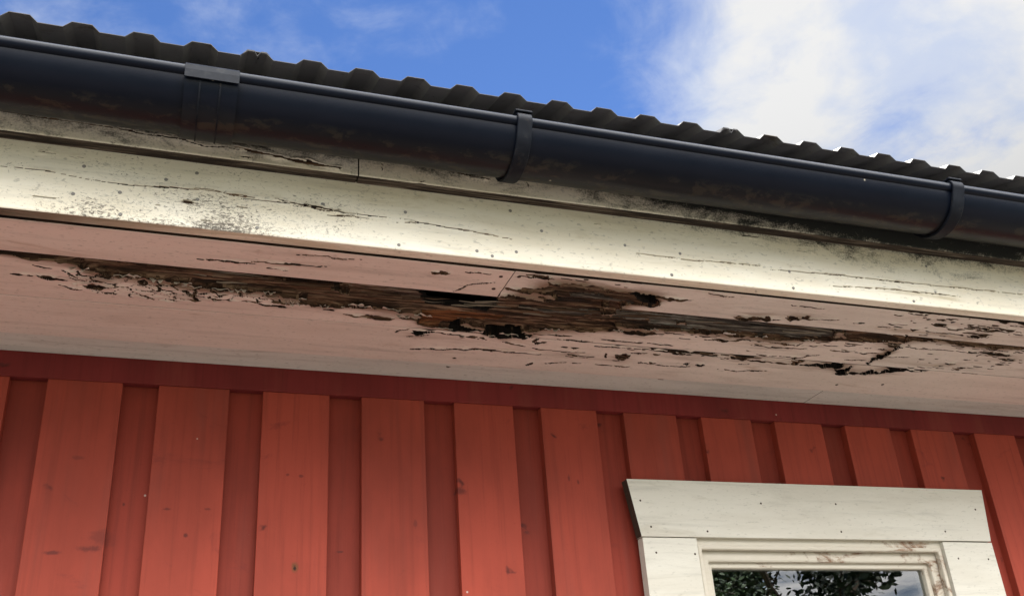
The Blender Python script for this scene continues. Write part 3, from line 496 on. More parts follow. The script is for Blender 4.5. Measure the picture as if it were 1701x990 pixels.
T = {"C":[[.01,1,.18,.25,[[-.261,1.3855],[-.2439,1.3878],[-.2075,1.3891],[-.1853,1.3894],[-.1584,1.3913],[-.1418,1.394],[-.137,1.4087],[-.1162,1.4114],[-.0976,1.4201],[-.0818,1.4168],[-.0707,1.4163],[-.0627,1.422],[-.0603,1.4178],[-.0483,1.4165],[-.0466,1.4205],[-.0305,1.4179],[-.0142,1.422],[-.0056,1.4315],[.0006,1.4227],[.0121,1.4226],[.0192,1.4299],[.0243,1.4339],[.0417,1.4318],[.0521,1.4359],[.0688,1.4325],[.0892,1.4311],[.0563,1.4243],[.0906,1.4281],[.1013,1.4325],[.1113,1.4293],[.1305,1.4305],[.1554,1.4334],[.1793,1.4338],[.1779,1.443],[.1958,1.4426],[.1929,1.4473],[.1702,1.4518],[.1435,1.4519],[.1438,1.462],[.1766,1.4595],[.2093,1.4605],[.22,1.4584],[.2311,1.4591],[.2542,1.4546],[.2741,1.4519],[.2751,1.4475],[.2852,1.4464],[.2891,1.4519],[.2649,1.4539],[.2733,1.4493],[.2847,1.4457],[.2867,1.4508],[.3082,1.4551],[.3152,1.4524],[.3398,1.4518],[.3483,1.4558],[.3643,1.4583],[.3888,1.4631],[.3867,1.4701],[.3717,1.473],[.3531,1.4766],[.3781,1.4829],[.3999,1.499],[.442,1.5062],[.4532,1.5097],[.4729,1.5069],[.4968,1.5109],[.5001,1.5151],[.5205,1.5136],[.5287,1.5193],[.5316,1.5284],[.5441,1.5213],[.5543,1.5073],[.5641,1.5175],[.5802,1.5145],[.6,1.5157],[.5989,1.5038],[.5792,1.4964],[.5843,1.4897],[.5986,1.4846],[.6294,1.4755],[.6562,1.4724],[.7075,1.4646],[.7499,1.4556],[.737,1.4442],[.7635,1.4416],[.8066,1.4382],[.8726,1.4331],[.9114,1.4361],[.9621,1.4341],[1.0105,1.4351],[1.0157,1.4316],[1.0271,1.4305],[1.0373,1.4352],[1.0834,1.4343],[1.1293,1.4284],[1.1963,1.4148],[1.2325,1.4081],[1.2861,1.4034],[1.3305,1.3994],[1.3316,1.3924],[1.3794,1.3872],[1.3757,1.3763],[1.4413,1.3866],[1.4796,1.3893],[1.5196,1.3902],[1.5462,1.3882],[1.6016,1.3865],[1.6016,1.36],[-.261,1.36]]],[.02,1,.05,.1,[[-.14,1.3867],[-.1097,1.3959],[-.0628,1.3949],[.0172,1.3908],[.0494,1.3975],[.1173,1.4042],[.1692,1.4051],[.2405,1.4083],[.2534,1.3998],[.2556,1.4038],[.3,1.36],[-.1,1.36]]],[.0115,1,.75,.3,[[.251,1.3793],[.2866,1.3778],[.3301,1.3768],[.3574,1.3753],[.3644,1.396],[.3763,1.4059],[.3808,1.4238],[.3504,1.4319],[.3385,1.4135],[.2925,1.4064],[.256,1.4057]]],[.008,1,.15,1.0,[[.3878,1.4589],[.4269,1.4513],[.467,1.4524],[.5083,1.4556],[.5379,1.4521],[.5228,1.4687],[.4637,1.4754],[.4444,1.4928],[.4314,1.5045],[.4105,1.5016],[.3936,1.4979],[.3931,1.48]]],[.007,1,.8,.0,[[.5711,1.4144],[.6401,1.4054],[.7004,1.3981],[.7646,1.397],[.8509,1.3918],[.8599,1.4089],[.7757,1.4203],[.6879,1.4186],[.6077,1.4296],[.541,1.4159]]],[.006,1,1.0,.0,[[.7823,1.3964],[.8894,1.3874],[.9985,1.3759],[1.0905,1.3704],[1.1665,1.3732],[1.1936,1.4113],[1.0819,1.432],[1.0078,1.4305],[.9102,1.4339],[.8,1.4329]]],[.05,1,0,.1,[[.355,1.3658],[.4124,1.3641],[.4313,1.3643],[.4368,1.3897],[.4507,1.3911],[.4917,1.385],[.5005,1.3938],[.5084,1.4244],[.4941,1.4426],[.4727,1.438],[.4476,1.4407],[.4229,1.4368],[.3852,1.4335],[.3753,1.402],[.3634,1.3921]]],[.05,1,0,.1,[[.4462,1.4994],[.4649,1.4798],[.4655,1.4888],[.5019,1.5005],[.5518,1.4935],[.5792,1.4964],[.5974,1.5026],[.6,1.5157],[.5641,1.5175],[.5441,1.5213],[.5316,1.5284],[.5279,1.517],[.4968,1.5109],[.4526,1.5075]]],[.05,1,0,.1,[[.3895,1.5257],[.4163,1.5197],[.4293,1.5229],[.4169,1.5299],[.4039,1.5347],[.3953,1.5411]]],[.05,1,0,.1,[[1.1943,1.5328],[1.2153,1.5245],[1.2681,1.5158],[1.2745,1.5362],[1.2461,1.5382],[1.1984,1.539]]],[.05,1,0,.1,[[1.1703,1.5372],[1.2442,1.5208],[1.2668,1.5186],[1.2706,1.5354],[1.2046,1.541]]],[.05,1,0,.1,[[1.2722,1.5485],[1.2948,1.5228],[1.3037,1.558],[1.2852,1.5612]]],[.05,1,0,.1,[[1.3456,1.5508],[1.3466,1.5297],[1.3759,1.5426],[1.3484,1.5546]]],[.05,1,0,.1,[[1.3201,1.5108],[1.3118,1.4722],[1.3231,1.4551],[1.3314,1.4175],[1.3372,1.4207],[1.3326,1.464],[1.325,1.488],[1.3174,1.4797],[1.3257,1.5127]]],[.05,1,0,.1,[[1.3782,1.5272],[1.38,1.5185],[1.4146,1.5197],[1.4761,1.52],[1.477,1.5228],[1.4196,1.5261],[1.3942,1.5407]]],[.05,1,0,.1,[[1.282,1.5605],[1.3465,1.5483],[1.3747,1.541],[1.3827,1.5294],[1.388,1.5363],[1.3787,1.5464],[1.3488,1.5551],[1.2883,1.5655]]],[.05,1,0,.1,[[.9376,1.5728],[.9546,1.5698],[.9453,1.5827]]],[.05,1,0,.1,[[.9657,1.5696],[.9799,1.5682],[.9829,1.583],[.9752,1.5803]]],[.012,1,.05,.2,[[.7843,1.5589],[.8114,1.5514],[.8189,1.5782],[.8035,1.5755]]],[.012,1,.05,.2,[[.6451,1.4499],[.6861,1.4398],[.733,1.4426],[.7491,1.4538],[.8204,1.4501],[.8211,1.4632],[.7495,1.4596],[.6565,1.4732]]],[.012,1,.05,.2,[[.8096,1.4528],[.82,1.4508],[.8224,1.4626],[.814,1.4618]]],[.012,1,.05,.2,[[.3001,1.4803],[.3467,1.4823],[.3446,1.4902],[.3061,1.491]]],[.012,1,.05,.2,[[.2981,1.478],[.3099,1.4792],[.3123,1.4906],[.3015,1.4904]]],[.012,1,.05,.2,[[1.0094,1.534],[1.0477,1.5222],[1.0517,1.5332],[1.0157,1.5362]]],[.012,1,.05,.2,[[1.1598,1.5373],[1.1539,1.5201],[1.1787,1.518],[1.1709,1.5382]]],[.012,1,.05,.2,[[1.0708,1.4496],[1.0923,1.4482],[1.1132,1.4496],[1.1146,1.4557],[1.0983,1.4576]]],[.012,1,.05,.2,[[-.1133,1.4216],[-.0976,1.4219],[-.0985,1.4268],[-.1071,1.4264]]],[.001,0,0,0,[[.4623,1.4812],[.4745,1.4779],[.4865,1.4839],[.5083,1.4913],[.5061,1.5007],[.4849,1.4921],[.4655,1.4888]]],[.001,0,0,0,[[.6879,1.3938],[.7104,1.3917],[.7168,1.4062],[.7134,1.4082],[.7022,1.4022],[.6963,1.4034]]],[.001,0,0,0,[[1.1588,1.3885],[1.177,1.3876],[1.1947,1.4037],[1.1723,1.4078]]],[.001,0,0,0,[[.8389,1.4082],[.858,1.4055],[.8621,1.4133],[.8433,1.4145]]],[.001,0,0,0,[[.2315,1.4082],[.2544,1.4055],[.2567,1.4079],[.2356,1.4113]]]],"D":[[.009,1,.15,.25,[[.5003,1.3749],[.4992,1.3656],[.4963,1.3423],[.5147,1.3393],[.5504,1.3301],[.5672,1.3226],[.5685,1.3184],[.558,1.3086],[.5804,1.306],[.6147,1.3029],[.6499,1.3058],[.6633,1.3132],[.6939,1.3132],[.7249,1.3132],[.7591,1.3189],[.7581,1.3297],[.7687,1.334],[.7794,1.3493],[.7657,1.3542],[.7521,1.3525],[.7336,1.354],[.721,1.3587],[.715,1.3642],[.7186,1.3767],[.7263,1.3796],[.743,1.3786],[.7508,1.386],[.7587,1.3867],[.7676,1.3987],[.7798,1.4242],[.5155,1.4209]]],[.012,1,.1,.1,[[.5605,1.3101],[.6147,1.3029],[.6499,1.3058],[.6633,1.3132],[.7051,1.3151],[.7139,1.3343],[.6536,1.3379],[.6051,1.3435],[.5737,1.3294]]],[.006,1,.8,0,[[.6138,1.3501],[.6512,1.3468],[.7115,1.3519],[.7336,1.354],[.6853,1.3635],[.6597,1.3621],[.6223,1.3611]]],[.018,1,.2,0,[[.5259,1.3719],[.5861,1.3725],[.6415,1.3831],[.6368,1.3971],[.5571,1.404]]],[.05,1,0,.1,[[.7089,1.3235],[.7226,1.3128],[.7597,1.32],[.759,1.3317],[.7716,1.3421],[.7634,1.3494],[.7473,1.3469],[.7243,1.3386]]],[.022,1,0,.1,[[.6644,1.3159],[.7051,1.3151],[.716,1.3296],[.6836,1.3361],[.6649,1.3357]]],[.0,0,0,0,[[.4992,1.3656],[.4966,1.3458],[.5126,1.3446],[.5433,1.3485],[.5775,1.3499],[.5904,1.3548],[.5925,1.3628],[.5671,1.3595],[.5636,1.3635],[.5883,1.3729],[.5873,1.3757],[.5544,1.3683],[.5244,1.3618],[.5215,1.3591],[.5102,1.3605]]],[.0,0,0,0,[[.4933,1.3743],[.524,1.3723],[.5306,1.3856],[.4968,1.3881]]],[.0,0,0,0,[[.6781,1.3758],[.687,1.3675],[.6962,1.3789],[.6846,1.3812]]],[.008,1,.05,.1,[[.9324,1.3684],[.9388,1.3615],[.9946,1.3507],[1.0006,1.3566],[1.0113,1.3625],[.9466,1.375]]],[.008,1,.05,.1,[[1.0284,1.3522],[1.0298,1.3434],[1.0666,1.3363],[1.0754,1.3459],[1.0408,1.3568]]],[.008,1,.05,.1,[[.5186,1.2957],[.5327,1.2935],[.5332,1.2988],[.5216,1.3012]]],[.008,1,.05,.1,[[.5351,1.2938],[.5456,1.2909],[.5555,1.2942],[.5546,1.2995],[.5465,1.2984]]],[.008,1,.05,.1,[[.5119,1.3602],[.5215,1.3595],[.5235,1.3682],[.5155,1.3677]]],[.008,1,.05,.1,[[.7444,1.3181],[.7697,1.3181],[.8253,1.322],[.7907,1.3259],[.7607,1.3255]]],[.008,1,.05,.1,[[.3648,1.311],[.393,1.3081],[.3945,1.3123],[.3678,1.3156]]]],"CR":[[.0051,[[-.2344,1.4442],[-.2268,1.444],[-.2054,1.4425]]],[.0073,[[-.1976,1.4401],[-.1855,1.4427],[-.1596,1.4493]]],[.0045,[[-.1705,1.4652],[-.159,1.4715],[-.1385,1.4748]]],[.0021,[[-.2032,1.411],[-.1899,1.4152],[-.1794,1.4158]]],[.0027,[[.0203,1.3463],[.0537,1.3438],[.0696,1.3411],[.086,1.3425],[.1024,1.343]]],[.0031,[[.0969,1.3371],[.1376,1.3331],[.1759,1.3321]]],[.0014,[[.1727,1.3328],[.193,1.3329],[.2079,1.3305]]],[.0042,[[.1218,1.3539],[.1366,1.3519],[.152,1.3541]]],[.0013,[[.1567,1.3024],[.2058,1.2975],[.21,1.3026],[.255,1.2983]]],[.0052,[[.1227,1.4715],[.1427,1.4745],[.1691,1.4776]]],[.0023,[[.1275,1.4351],[.1629,1.4371]]],[.0041,[[.2272,1.4746],[.2464,1.473]]],[.0054,[[.2634,1.4847],[.2768,1.4856],[.2997,1.4864]]],[.0042,[[.2705,1.4839],[.2996,1.487]]],[.0015,[[.4201,1.3714],[.4335,1.3459],[.449,1.3349],[.4769,1.3272]]],[.0034,[[.4031,1.6026],[.4383,1.5926],[.4614,1.592]]],[.0048,[[.4614,1.592],[.5261,1.5792],[.5727,1.5821],[.6153,1.5838]]],[.0025,[[.6045,1.5847],[.6489,1.583]]],[.0018,[[.3601,1.5413],[.3638,1.5313],[.3836,1.5219]]],[.0014,[[.4172,1.3031],[.4402,1.3001],[.4611,1.3015]]],[.0018,[[.4207,1.5252],[.4517,1.5265],[.4792,1.5285],[.5197,1.538]]],[.0018,[[.6504,1.4966],[.6726,1.4973]]],[.0028,[[.6496,1.5114],[.7204,1.5108]]],[.0028,[[.731,1.4989],[.8429,1.4985]]],[.0024,[[.6233,1.559],[.6927,1.5647]]],[.0019,[[.565,1.5419],[.6054,1.5521]]],[.0024,[[.7305,1.5293],[.7781,1.5232],[.8134,1.5245]]],[.0066,[[.6188,1.5345],[.6269,1.5356]]],[.0056,[[.6282,1.5303],[.6368,1.5297]]],[.0047,[[.6122,1.5343],[.617,1.5175]]],[.0048,[[.6731,1.5433],[.6847,1.5443]]],[.0048,[[.6934,1.5437],[.707,1.5438]]],[.0018,[[.5994,1.4988],[.6758,1.4943]]],[.002,[[.6966,1.5745],[.7544,1.5748]]],[.0019,[[.8134,1.5245],[.871,1.522],[.9162,1.5164]]],[.0065,[[.9263,1.4634],[.9792,1.4556],[1.007,1.4494],[1.0421,1.4471],[1.0716,1.451]]],[.0047,[[1.0959,1.4538],[1.1131,1.4533],[1.1252,1.4411]]],[.0028,[[1.0264,1.4697],[1.0714,1.4704],[1.1159,1.4693],[1.1528,1.4636]]],[.005,[[.9585,1.5338],[.9678,1.5305],[.9925,1.5304]]],[.0039,[[.895,1.5306],[.9158,1.529]]],[.0026,[[1.0247,1.5879],[1.0818,1.5886],[1.0887,1.5827],[1.1327,1.5775]]],[.0051,[[.871,1.5795],[.8823,1.5803]]],[.0021,[[1.0524,1.5561],[1.0765,1.5536]]],[.0023,[[.8318,1.4986],[.879,1.4992]]],[.0025,[[1.1132,1.5089],[1.1674,1.5048],[1.17,1.4932],[1.1933,1.4891]]],[.0015,[[1.0712,1.5109],[1.1116,1.5064]]],[.0051,[[1.0635,1.5361],[1.0963,1.5354],[1.1588,1.5358]]],[.003,[[1.0492,1.5247],[1.0687,1.5235]]],[.0039,[[.8586,1.5392],[.8706,1.5392]]],[.0024,[[.8619,1.5217],[.9458,1.5214]]],[.0019,[[.8416,1.2923],[.8787,1.2963],[.8962,1.2962]]],[.0016,[[1.0114,1.3041],[1.0792,1.3043]]],[.0017,[[1.0069,1.3591],[1.0226,1.358]]],[.0045,[[1.1286,1.5089],[1.1564,1.5079]]],[.0021,[[1.0704,1.3467],[1.133,1.3394]]],[.0034,[[1.1686,1.3446],[1.1908,1.3428]]],[.0024,[[1.1994,1.4631],[1.2531,1.4578]]],[.0029,[[1.259,1.4622],[1.3109,1.4567]]],[.0028,[[1.3058,1.4221],[1.3302,1.4193]]],[.0049,[[1.5179,1.4167],[1.5665,1.4136]]],[.004,[[1.5282,1.4347],[1.5356,1.4237]]],[.0028,[[1.3469,1.42],[1.3563,1.4183]]],[.0019,[[1.3679,1.426],[1.4126,1.4207],[1.4618,1.4201]]],[.0045,[[1.3078,1.3707],[1.3345,1.3971]]],[.0058,[[1.2893,1.2997],[1.294,1.2993]]],[.0059,[[1.3035,1.3047],[1.307,1.3011]]],[.0033,[[1.3209,1.3008],[1.341,1.3018]]],[.0051,[[1.3576,1.3045],[1.365,1.3041]]],[.0044,[[1.305,1.3509],[1.31,1.3474]]],[.002,[[1.3232,1.473],[1.3888,1.4624]]],[.0025,[[1.2627,1.5007],[1.3081,1.4927]]],[.0046,[[.4778,1.5343],[.4835,1.5347]]],[.0042,[[.4909,1.6757],[.4967,1.6753]]],[.0052,[[.6387,1.6368],[.6436,1.6217]]],[.0031,[[.7216,1.6113],[.7358,1.6088]]],[.0018,[[.4839,1.5269],[.5191,1.5324],[.528,1.5406]]],[.0023,[[.5585,1.5423],[.6079,1.5534]]],[.0018,[[.3839,1.5527],[.4212,1.5386]]],[.004,[[.4896,1.628],[.4948,1.6271]]],[.0026,[[.6709,1.6213],[.6894,1.6153],[.7123,1.6086]]],[.0029,[[.6892,1.5628],[.7269,1.5602]]],[.002,[[.697,1.5825],[.7468,1.5801]]],[.0026,[[.7685,1.6091],[.8017,1.6089],[.8488,1.6063]]],[.002,[[.852,1.5823],[.9102,1.5917],[.9617,1.5855]]],[.0039,[[.8161,1.5463],[.8461,1.5399]]],[.0044,[[.8582,1.5403],[.8721,1.5395]]],[.0029,[[.8992,1.5314],[.9132,1.5305]]],[.0046,[[.8709,1.5789],[.8828,1.5807]]],[.0041,[[.7221,1.6106],[.738,1.6095]]],[.0028,[[.9315,1.6647],[.9438,1.6638]]],[.0019,[[.7596,1.5293],[.8012,1.5243],[.8477,1.5237],[.8849,1.5222]]],[.0051,[[.8492,1.5866],[.8531,1.5821]]],[.003,[[.767,1.5567],[.7757,1.5766]]],[.0025,[[.791,1.5847],[.8086,1.5816]]]],"FL":[[.0013,[[-.2407,.8049],[-.1888,.8061],[-.1292,.7997]]],[.0013,[[-.1292,.7997],[-.0743,.7985],[-.0101,.8034],[.0332,.8043],[.0923,.8021]]],[.0013,[[.004,.8072],[.033,.8068],[.0687,.7987]]],[.0013,[[.0629,.7979],[.1075,.7988],[.153,.7997],[.2152,.7973]]],[.0017,[[.1572,.8016],[.1976,.7962],[.2196,.7937],[.2835,.7949]]],[.0017,[[.2965,.7967],[.3358,.7925],[.4505,.7846],[.4851,.7813]]],[.0013,[[.1574,.7962],[.2196,.7985]]],[.0013,[[.1885,.7858],[.2577,.7896]]],[.0013,[[.2996,.7878],[.3358,.7914]]],[.001,[[.6878,.7813],[.7929,.7806],[.9305,.7854]]],[.001,[[.9477,.7806],[1.089,.7849],[1.2114,.7843],[1.3934,.7868],[1.4971,.7878]]],[.001,[[1.0592,.7612],[1.1816,.7672],[1.3448,.7685]]],[.0013,[[.0478,.8046],[.0716,.8008],[.0923,.802]]],[.0013,[[.1162,.8054],[.153,.7996],[.1839,.7948],[.2278,.7934]]]],"FU":[[.0017,[[-.2496,.8789],[-.2101,.8772],[-.1698,.8754],[-.1429,.8766]]],[.0027,[[-.1482,.8757],[-.0987,.8753],[-.0591,.8713],[-.0222,.8721],[.0161,.8638],[.0451,.8686],[.0631,.866]]],[.0027,[[-.022,.8703],[-.0022,.8755],[.0358,.8764]]],[.005,[[.0569,.8706],[.1021,.865],[.1482,.8592],[.2107,.8559]]],[.0027,[[.0666,.8555],[.0845,.8557]]],[.004,[[.1523,.865],[.1774,.8577],[.2119,.8574]]],[.003,[[.3936,.8779],[.4141,.8732],[.4489,.8725]]],[.0027,[[.5061,.8783],[.509,.8695]]],[.0017,[[.3302,.8507],[.3403,.8541]]],[.0017,[[.273,.8786],[.2729,.8631]]]],"NL":[[-.0845,.7499],[.0968,.7522],[.0094,.8315],[.3021,.7493],[.4235,.7537],[.4477,.7476],[.4875,.7595],[.7544,.7488],[.6766,.7944],[.7546,.7482],[.9855,.7486],[1.2353,.7482],[1.2858,.8248],[1.2897,.7714],[.7762,.7909],[.9843,.7802],[.4827,.8335],[.5329,.8029],[.1897,.8043],[.313,.8076],[-.1384,.82],[-.0887,.7848],[-.1468,.774],[-.0309,.8145],[.0135,.7878],[.1884,.8046]],"NU":[[.477,.8616],[1.2585,.8501]],"SN":[[.4777,1.3065],[.5062,1.3013],[.479,1.3486],[1.3108,1.6651],[1.3386,1.6678],[1.3269,1.6204],[1.4296,1.6021]],"ALL":[[-.1628,1.4194],[-.1162,1.4132],[-.0627,1.4238],[-.004,1.4323],[.0195,1.4332],[.0522,1.4366],[.1034,1.436],[.1647,1.4376],[.1673,1.4573],[.1066,1.4693],[.0548,1.4736],[.004,1.4857],[-.0119,1.4904],[-.0622,1.4885],[-.1194,1.4805],[-.143,1.4663]]}

# ------------------------------------------------------------------ measures (x along the wall, y into the house, z from the eye)
D = 1.7427                    # front of the cover boards
ZS = .742                     # underside of the soffit
X0, X1 = -1.6, 3.4            # how far the house front runs on both sides
PIT, BW, BX = .18, .1205, -.198
def Zz(z): return z+H

# ------------------------------------------------------------------ ground
mb = MB(); mb.quad((-400, -400, 0), (400, -400, 0), (400, 400, 0), (-400, 400, 0))
g = mb.build('ground', M_GRASS, None); g['kind'] = 'structure'
mb = MB(); mb.quad((-9, -4.2, .004), (12, -4.2, .004), (12, 1.74, .004), (-9, 1.74, .004))  # unseen gravel strip, added to bounce light up under the eaves
g = mb.build('gravel_bounce_strip', M_GROUND, None); g['kind'] = 'structure'

# ------------------------------------------------------------------ red timber wall
wall = empty('timber_wall', (1.0, D, 0), 'red board and batten timber wall below the white eaves', 'wall')
WIN = (.890, 1.712, -.80, .50)      # hole behind the casings
zt, zb = .7005, -1.35
def vboard(name, x0, x1, y0, y1, z0, z1, m, bev):
    mb = MB(); mb.box(x0, x1, y0, y1, Zz(z0), Zz(z1)); return mb.build(name, m, wall, bev)
random.seed(3)
for k in range(-7, 20):
    a = BX+PIT*k; b = a+BW
    j = random.uniform(-.0012, .0012)
    cutw = b > WIN[0]+.003 and a < WIN[1]-.003
    segs = [(WIN[3], zt), (zb, WIN[2])] if cutw else [(zb, zt)]
    for z0, z1 in segs: vboard('cover_board', a+j, b+j, D+random.uniform(-.0006, .0006), D+.0195, z0, z1, M_RED, .0012)
    a2, b2 = b-.025, a+PIT+.025
    cut2 = b > WIN[0]-.005 and a+PIT < WIN[1]+.005
    segs = [(WIN[3], zt+.03), (zb, WIN[2])] if cut2 else [(zb, zt+.03)]
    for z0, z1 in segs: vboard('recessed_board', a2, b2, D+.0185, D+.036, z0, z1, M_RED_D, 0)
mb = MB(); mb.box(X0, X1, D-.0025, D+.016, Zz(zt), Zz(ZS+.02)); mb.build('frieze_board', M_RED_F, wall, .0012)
# sheathing, side walls and rear wall close the house so that it is dark inside
mb = MB()
ZR = 2.25
mb.box(X0, WIN[0], D+.040, D+.07, 0, Zz(1.15)); mb.box(WIN[1], X1, D+.040, D+.07, 0, Zz(1.15))
mb.box(WIN[0], WIN[1], D+.040, D+.07, 0, Zz(WIN[2])); mb.box(WIN[0], WIN[1], D+.040, D+.07, Zz(WIN[3]), Zz(1.15))
mb.build('sheathing', M_RAW, wall)
for x in (X0, X1-.03):
    mb = MB(); mb.v = [(x+e, y, z) for e in (0, .03) for y, z in ((D+.075, 0), (8.2, 0), (8.2, Zz(1.10)), (4.97, Zz(2.25)), (D+.075, Zz(1.13)))]
    mb.f = [(0, 1, 2, 3, 4), (9, 8, 7, 6, 5)]+[(i, 5+i, 5+(i+1) % 5, (i+1) % 5) for i in range(5)]; mb.m = [0]*7
    mb.build('end_wall', M_RED, wall)
mb = MB(); mb.box(X0, X1, 8.21, 8.24, 0, Zz(1.10)); mb.build('rear_wall', M_RED, wall)

# ------------------------------------------------------------------ soffit
soffit = empty('soffit', (.75, 1.5, Zz(ZS)), 'weathered pink white soffit boards under the eaves with a long rotten hole', 'soffit')
ST = .0012
FX0, FX1 = -.33, 2.0
def soffit_board(x0, x1, y0, y1, mats, polys, seed, cells=None, rndf=None, step=ST, nails=(), z=ZS, lab=None, name='soffit_board'):
    xs = axis_points(x0, x1, FX0, FX1, step); ys = np.append(np.arange(y0, y1-step*.3, step), y1)
    X, Y = np.meshgrid(xs, ys, indexing='ij')
    d, rot, gy, wm, dk, damp = carve(X, Y, polys, T['CR'], 1.0, seed, cells, rndf(X, Y) if rndf else None)
    d = d+(vf(X*3, Y*14, seed+40, 3)-.5)*.0016
    # eased long edges
    e = np.minimum(Y-y0, y1-Y); d = d+.0006*np.clip(1-e/.0015, 0, 1)
    nl = [((x, y, Zz(z)-.0002), (1, 0, 0), (0, 1, 0), (0, 0, -1), .0034) for x, y in nails]
    o = grid_board(name, soffit, mats, xs, ys, None, dict(rot=rot, grey=gy, warm=wm, dirt_shade=dk, damp=damp), d, .0225,
                   lambda a, b, c: np.stack([a, b, Zz(z)+c], -1), nl, side=dict(rot=1., dirt_shade=.7))  # bare wood edges, painted darker for the shade in the gaps
    if lab: o['label'] = lab
    return o
YD0, YC0, YB0, YA0, YW = 1.2858, 1.3765, 1.518, 1.659, D-.0035
bump_ = lambda X, a, b, w: np.clip((X-a)/w, 0, 1)*np.clip((b-X)/w, 0, 1)
rndC = lambda X, Y: (.25+.75*bump_(X, .45, 1.9, .3))*(.6+.5*vf(X*3, Y*12, 5, 3))*1.32
rndB = lambda X, Y: bump_(X, .5, 1.35, .25)*np.clip((1.575-Y)/.045, 0, 1)*1.25
rndD = lambda X, Y: (.35+.65*np.maximum(bump_(X, .40, .80, .1), bump_(X, 1.0, 1.75, .25)))*(.6+.5*vf(X*4, Y*15, 6, 3))*1.30
SM = [M_SOFFIT, M_NAILRUST]; SMR = [M_SOFFIT_R, M_NAILRUST]; SMG = [M_SOFFIT_G, M_NAILRUST]
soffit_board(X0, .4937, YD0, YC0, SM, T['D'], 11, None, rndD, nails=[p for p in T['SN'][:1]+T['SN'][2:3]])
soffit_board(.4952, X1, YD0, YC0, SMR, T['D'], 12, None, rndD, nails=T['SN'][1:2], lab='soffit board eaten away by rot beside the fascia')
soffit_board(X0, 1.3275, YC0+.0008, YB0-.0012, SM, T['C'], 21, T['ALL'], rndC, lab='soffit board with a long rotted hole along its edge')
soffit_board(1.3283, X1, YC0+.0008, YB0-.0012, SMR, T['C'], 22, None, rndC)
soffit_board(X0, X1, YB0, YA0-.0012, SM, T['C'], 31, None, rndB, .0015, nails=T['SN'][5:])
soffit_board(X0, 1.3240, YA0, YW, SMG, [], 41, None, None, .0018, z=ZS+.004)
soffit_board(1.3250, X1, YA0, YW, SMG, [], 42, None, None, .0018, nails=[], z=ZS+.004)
# loose paint curling off the broken edge, and splinters left standing in the decayed wood
def flake(x, y, l, w, curl, rz, m):
    mb = MB(); nx, ny = 7, 4; rr = random.Random(int(x*1e4)); ca, sa = math.cos(rz), math.sin(rz)
    jag = [rr.uniform(.35, 1.0) for _ in range(nx+1)]
    for th in (0, .0009):
        for i in range(nx+1):
            for j in range(ny+1):
                u = (i/nx-.5)*l; v = -(j/ny)*w*jag[i]; dz = -curl*(j/ny)**1.6*(.6+.4*math.sin(i*1.7+x*50))
                mb.v.append((x+u*ca-v*sa, y+u*sa+v*ca, Zz(ZS)+dz+.0004+th))
    n = (nx+1)*(ny+1); A = lambda i, j: i*(ny+1)+j
    for i in range(nx):
        for j in range(ny):
            q = (A(i, j), A(i+1, j), A(i+1, j+1), A(i, j+1)); mb.f.append(q); mb.f.append(tuple(n+k for k in q[::-1])); mb.m += [0, 0]
        for j in (0, ny): mb.f.append((A(i, j), n+A(i, j), n+A(i+1, j), A(i+1, j))); mb.m.append(0)
    for i in (0, nx):
        for j in range(ny): mb.f.append((A(i, j), A(i, j+1), n+A(i, j+1), n+A(i, j))); mb.m.append(0)
    mb.build('paint_flake', m, soffit, 0, 50)
random.seed(21)
for x, y in T['C'][0][4][6:78:3]:
    flake(x+random.uniform(-.006, .006), y+.004, random.uniform(.014, .034), random.uniform(.005, .013), random.uniform(.003, .009), random.uniform(-.12, .12), M_SOFFIT)
for x, y in T['C'][0][4][80:102:3]:
    flake(x, y+.004, random.uniform(.014, .03), random.uniform(.005, .011), random.uniform(.002, .007), random.uniform(-.1, .1), M_SOFFIT_R)
def splinter(x, y, z, l, w, rz, tilt, m):
    mb = MB(); ca, sa = math.cos(rz), math.sin(rz); n = 6
    for i in range(n+1):
        t_ = i/n; ww = w*(1-abs(t_-.35)/.65*.85 if t_ > .35 else .5+t_*1.4); u = (t_-.5)*l; k = .0012*math.sin(t_*7+x*90)
        for a, b in ((-1, 0), (0, -1), (1, 0), (0, .6)):
            v = a*ww*.5+k
            mb.v.append((x+u*ca-v*sa, y+u*sa+v*ca, z+b*ww*.6+tilt*u))
    for i in range(n):
        for k in range(4): mb.f.append((i*4+k, i*4+(k+1) % 4, i*4+4+(k+1) % 4, i*4+4+k)); mb.m.append(0)
    mb.f += [(3, 2, 1, 0), (n*4, n*4+1, n*4+2, n*4+3)]; mb.m += [0, 0]
    mb.build('wood_splinter', m, soffit, 0, 30)
random.seed(8)
for i in range(46):
    x = random.choice((random.uniform(.02, .36), random.uniform(.30, .95), random.uniform(.55, 1.25)))
    yc_ = 1.392+.030*math.exp(-((x-.42)/.30)**2)+(.0 if x < .5 else .006)
    y = yc_+random.uniform(-.010, .018)
    splinter(x, y, Zz(ZS)+random.uniform(.003, .010), random.uniform(.035, .13), random.uniform(.0018, .005), random.uniform(-.05, .05), random.uniform(-.05, .05), random.choice((M_SPL, M_SPL, M_SPL2)))
# roof timbers seen through the holes
for i, x in enumerate((-1.1, -.45, .14, .80, 1.42, 2.05, 2.7)):
    mb = MB(); mb.v = [(x+e, y, Zz(z)) for e in (0, .045) for y, z in ((1.285, .775), (D+.03, .775), (D+.03, 1.06), (1.285, .905))]
    mb.f = [(0, 1, 2, 3), (7, 6, 5, 4)]+[(j, 4+j, 4+(j+1) % 4, (j+1) % 4) for j in range(4)]; mb.m = [0]*6
    mb.build('rafter_tail', M_RAW, soffit, .002)

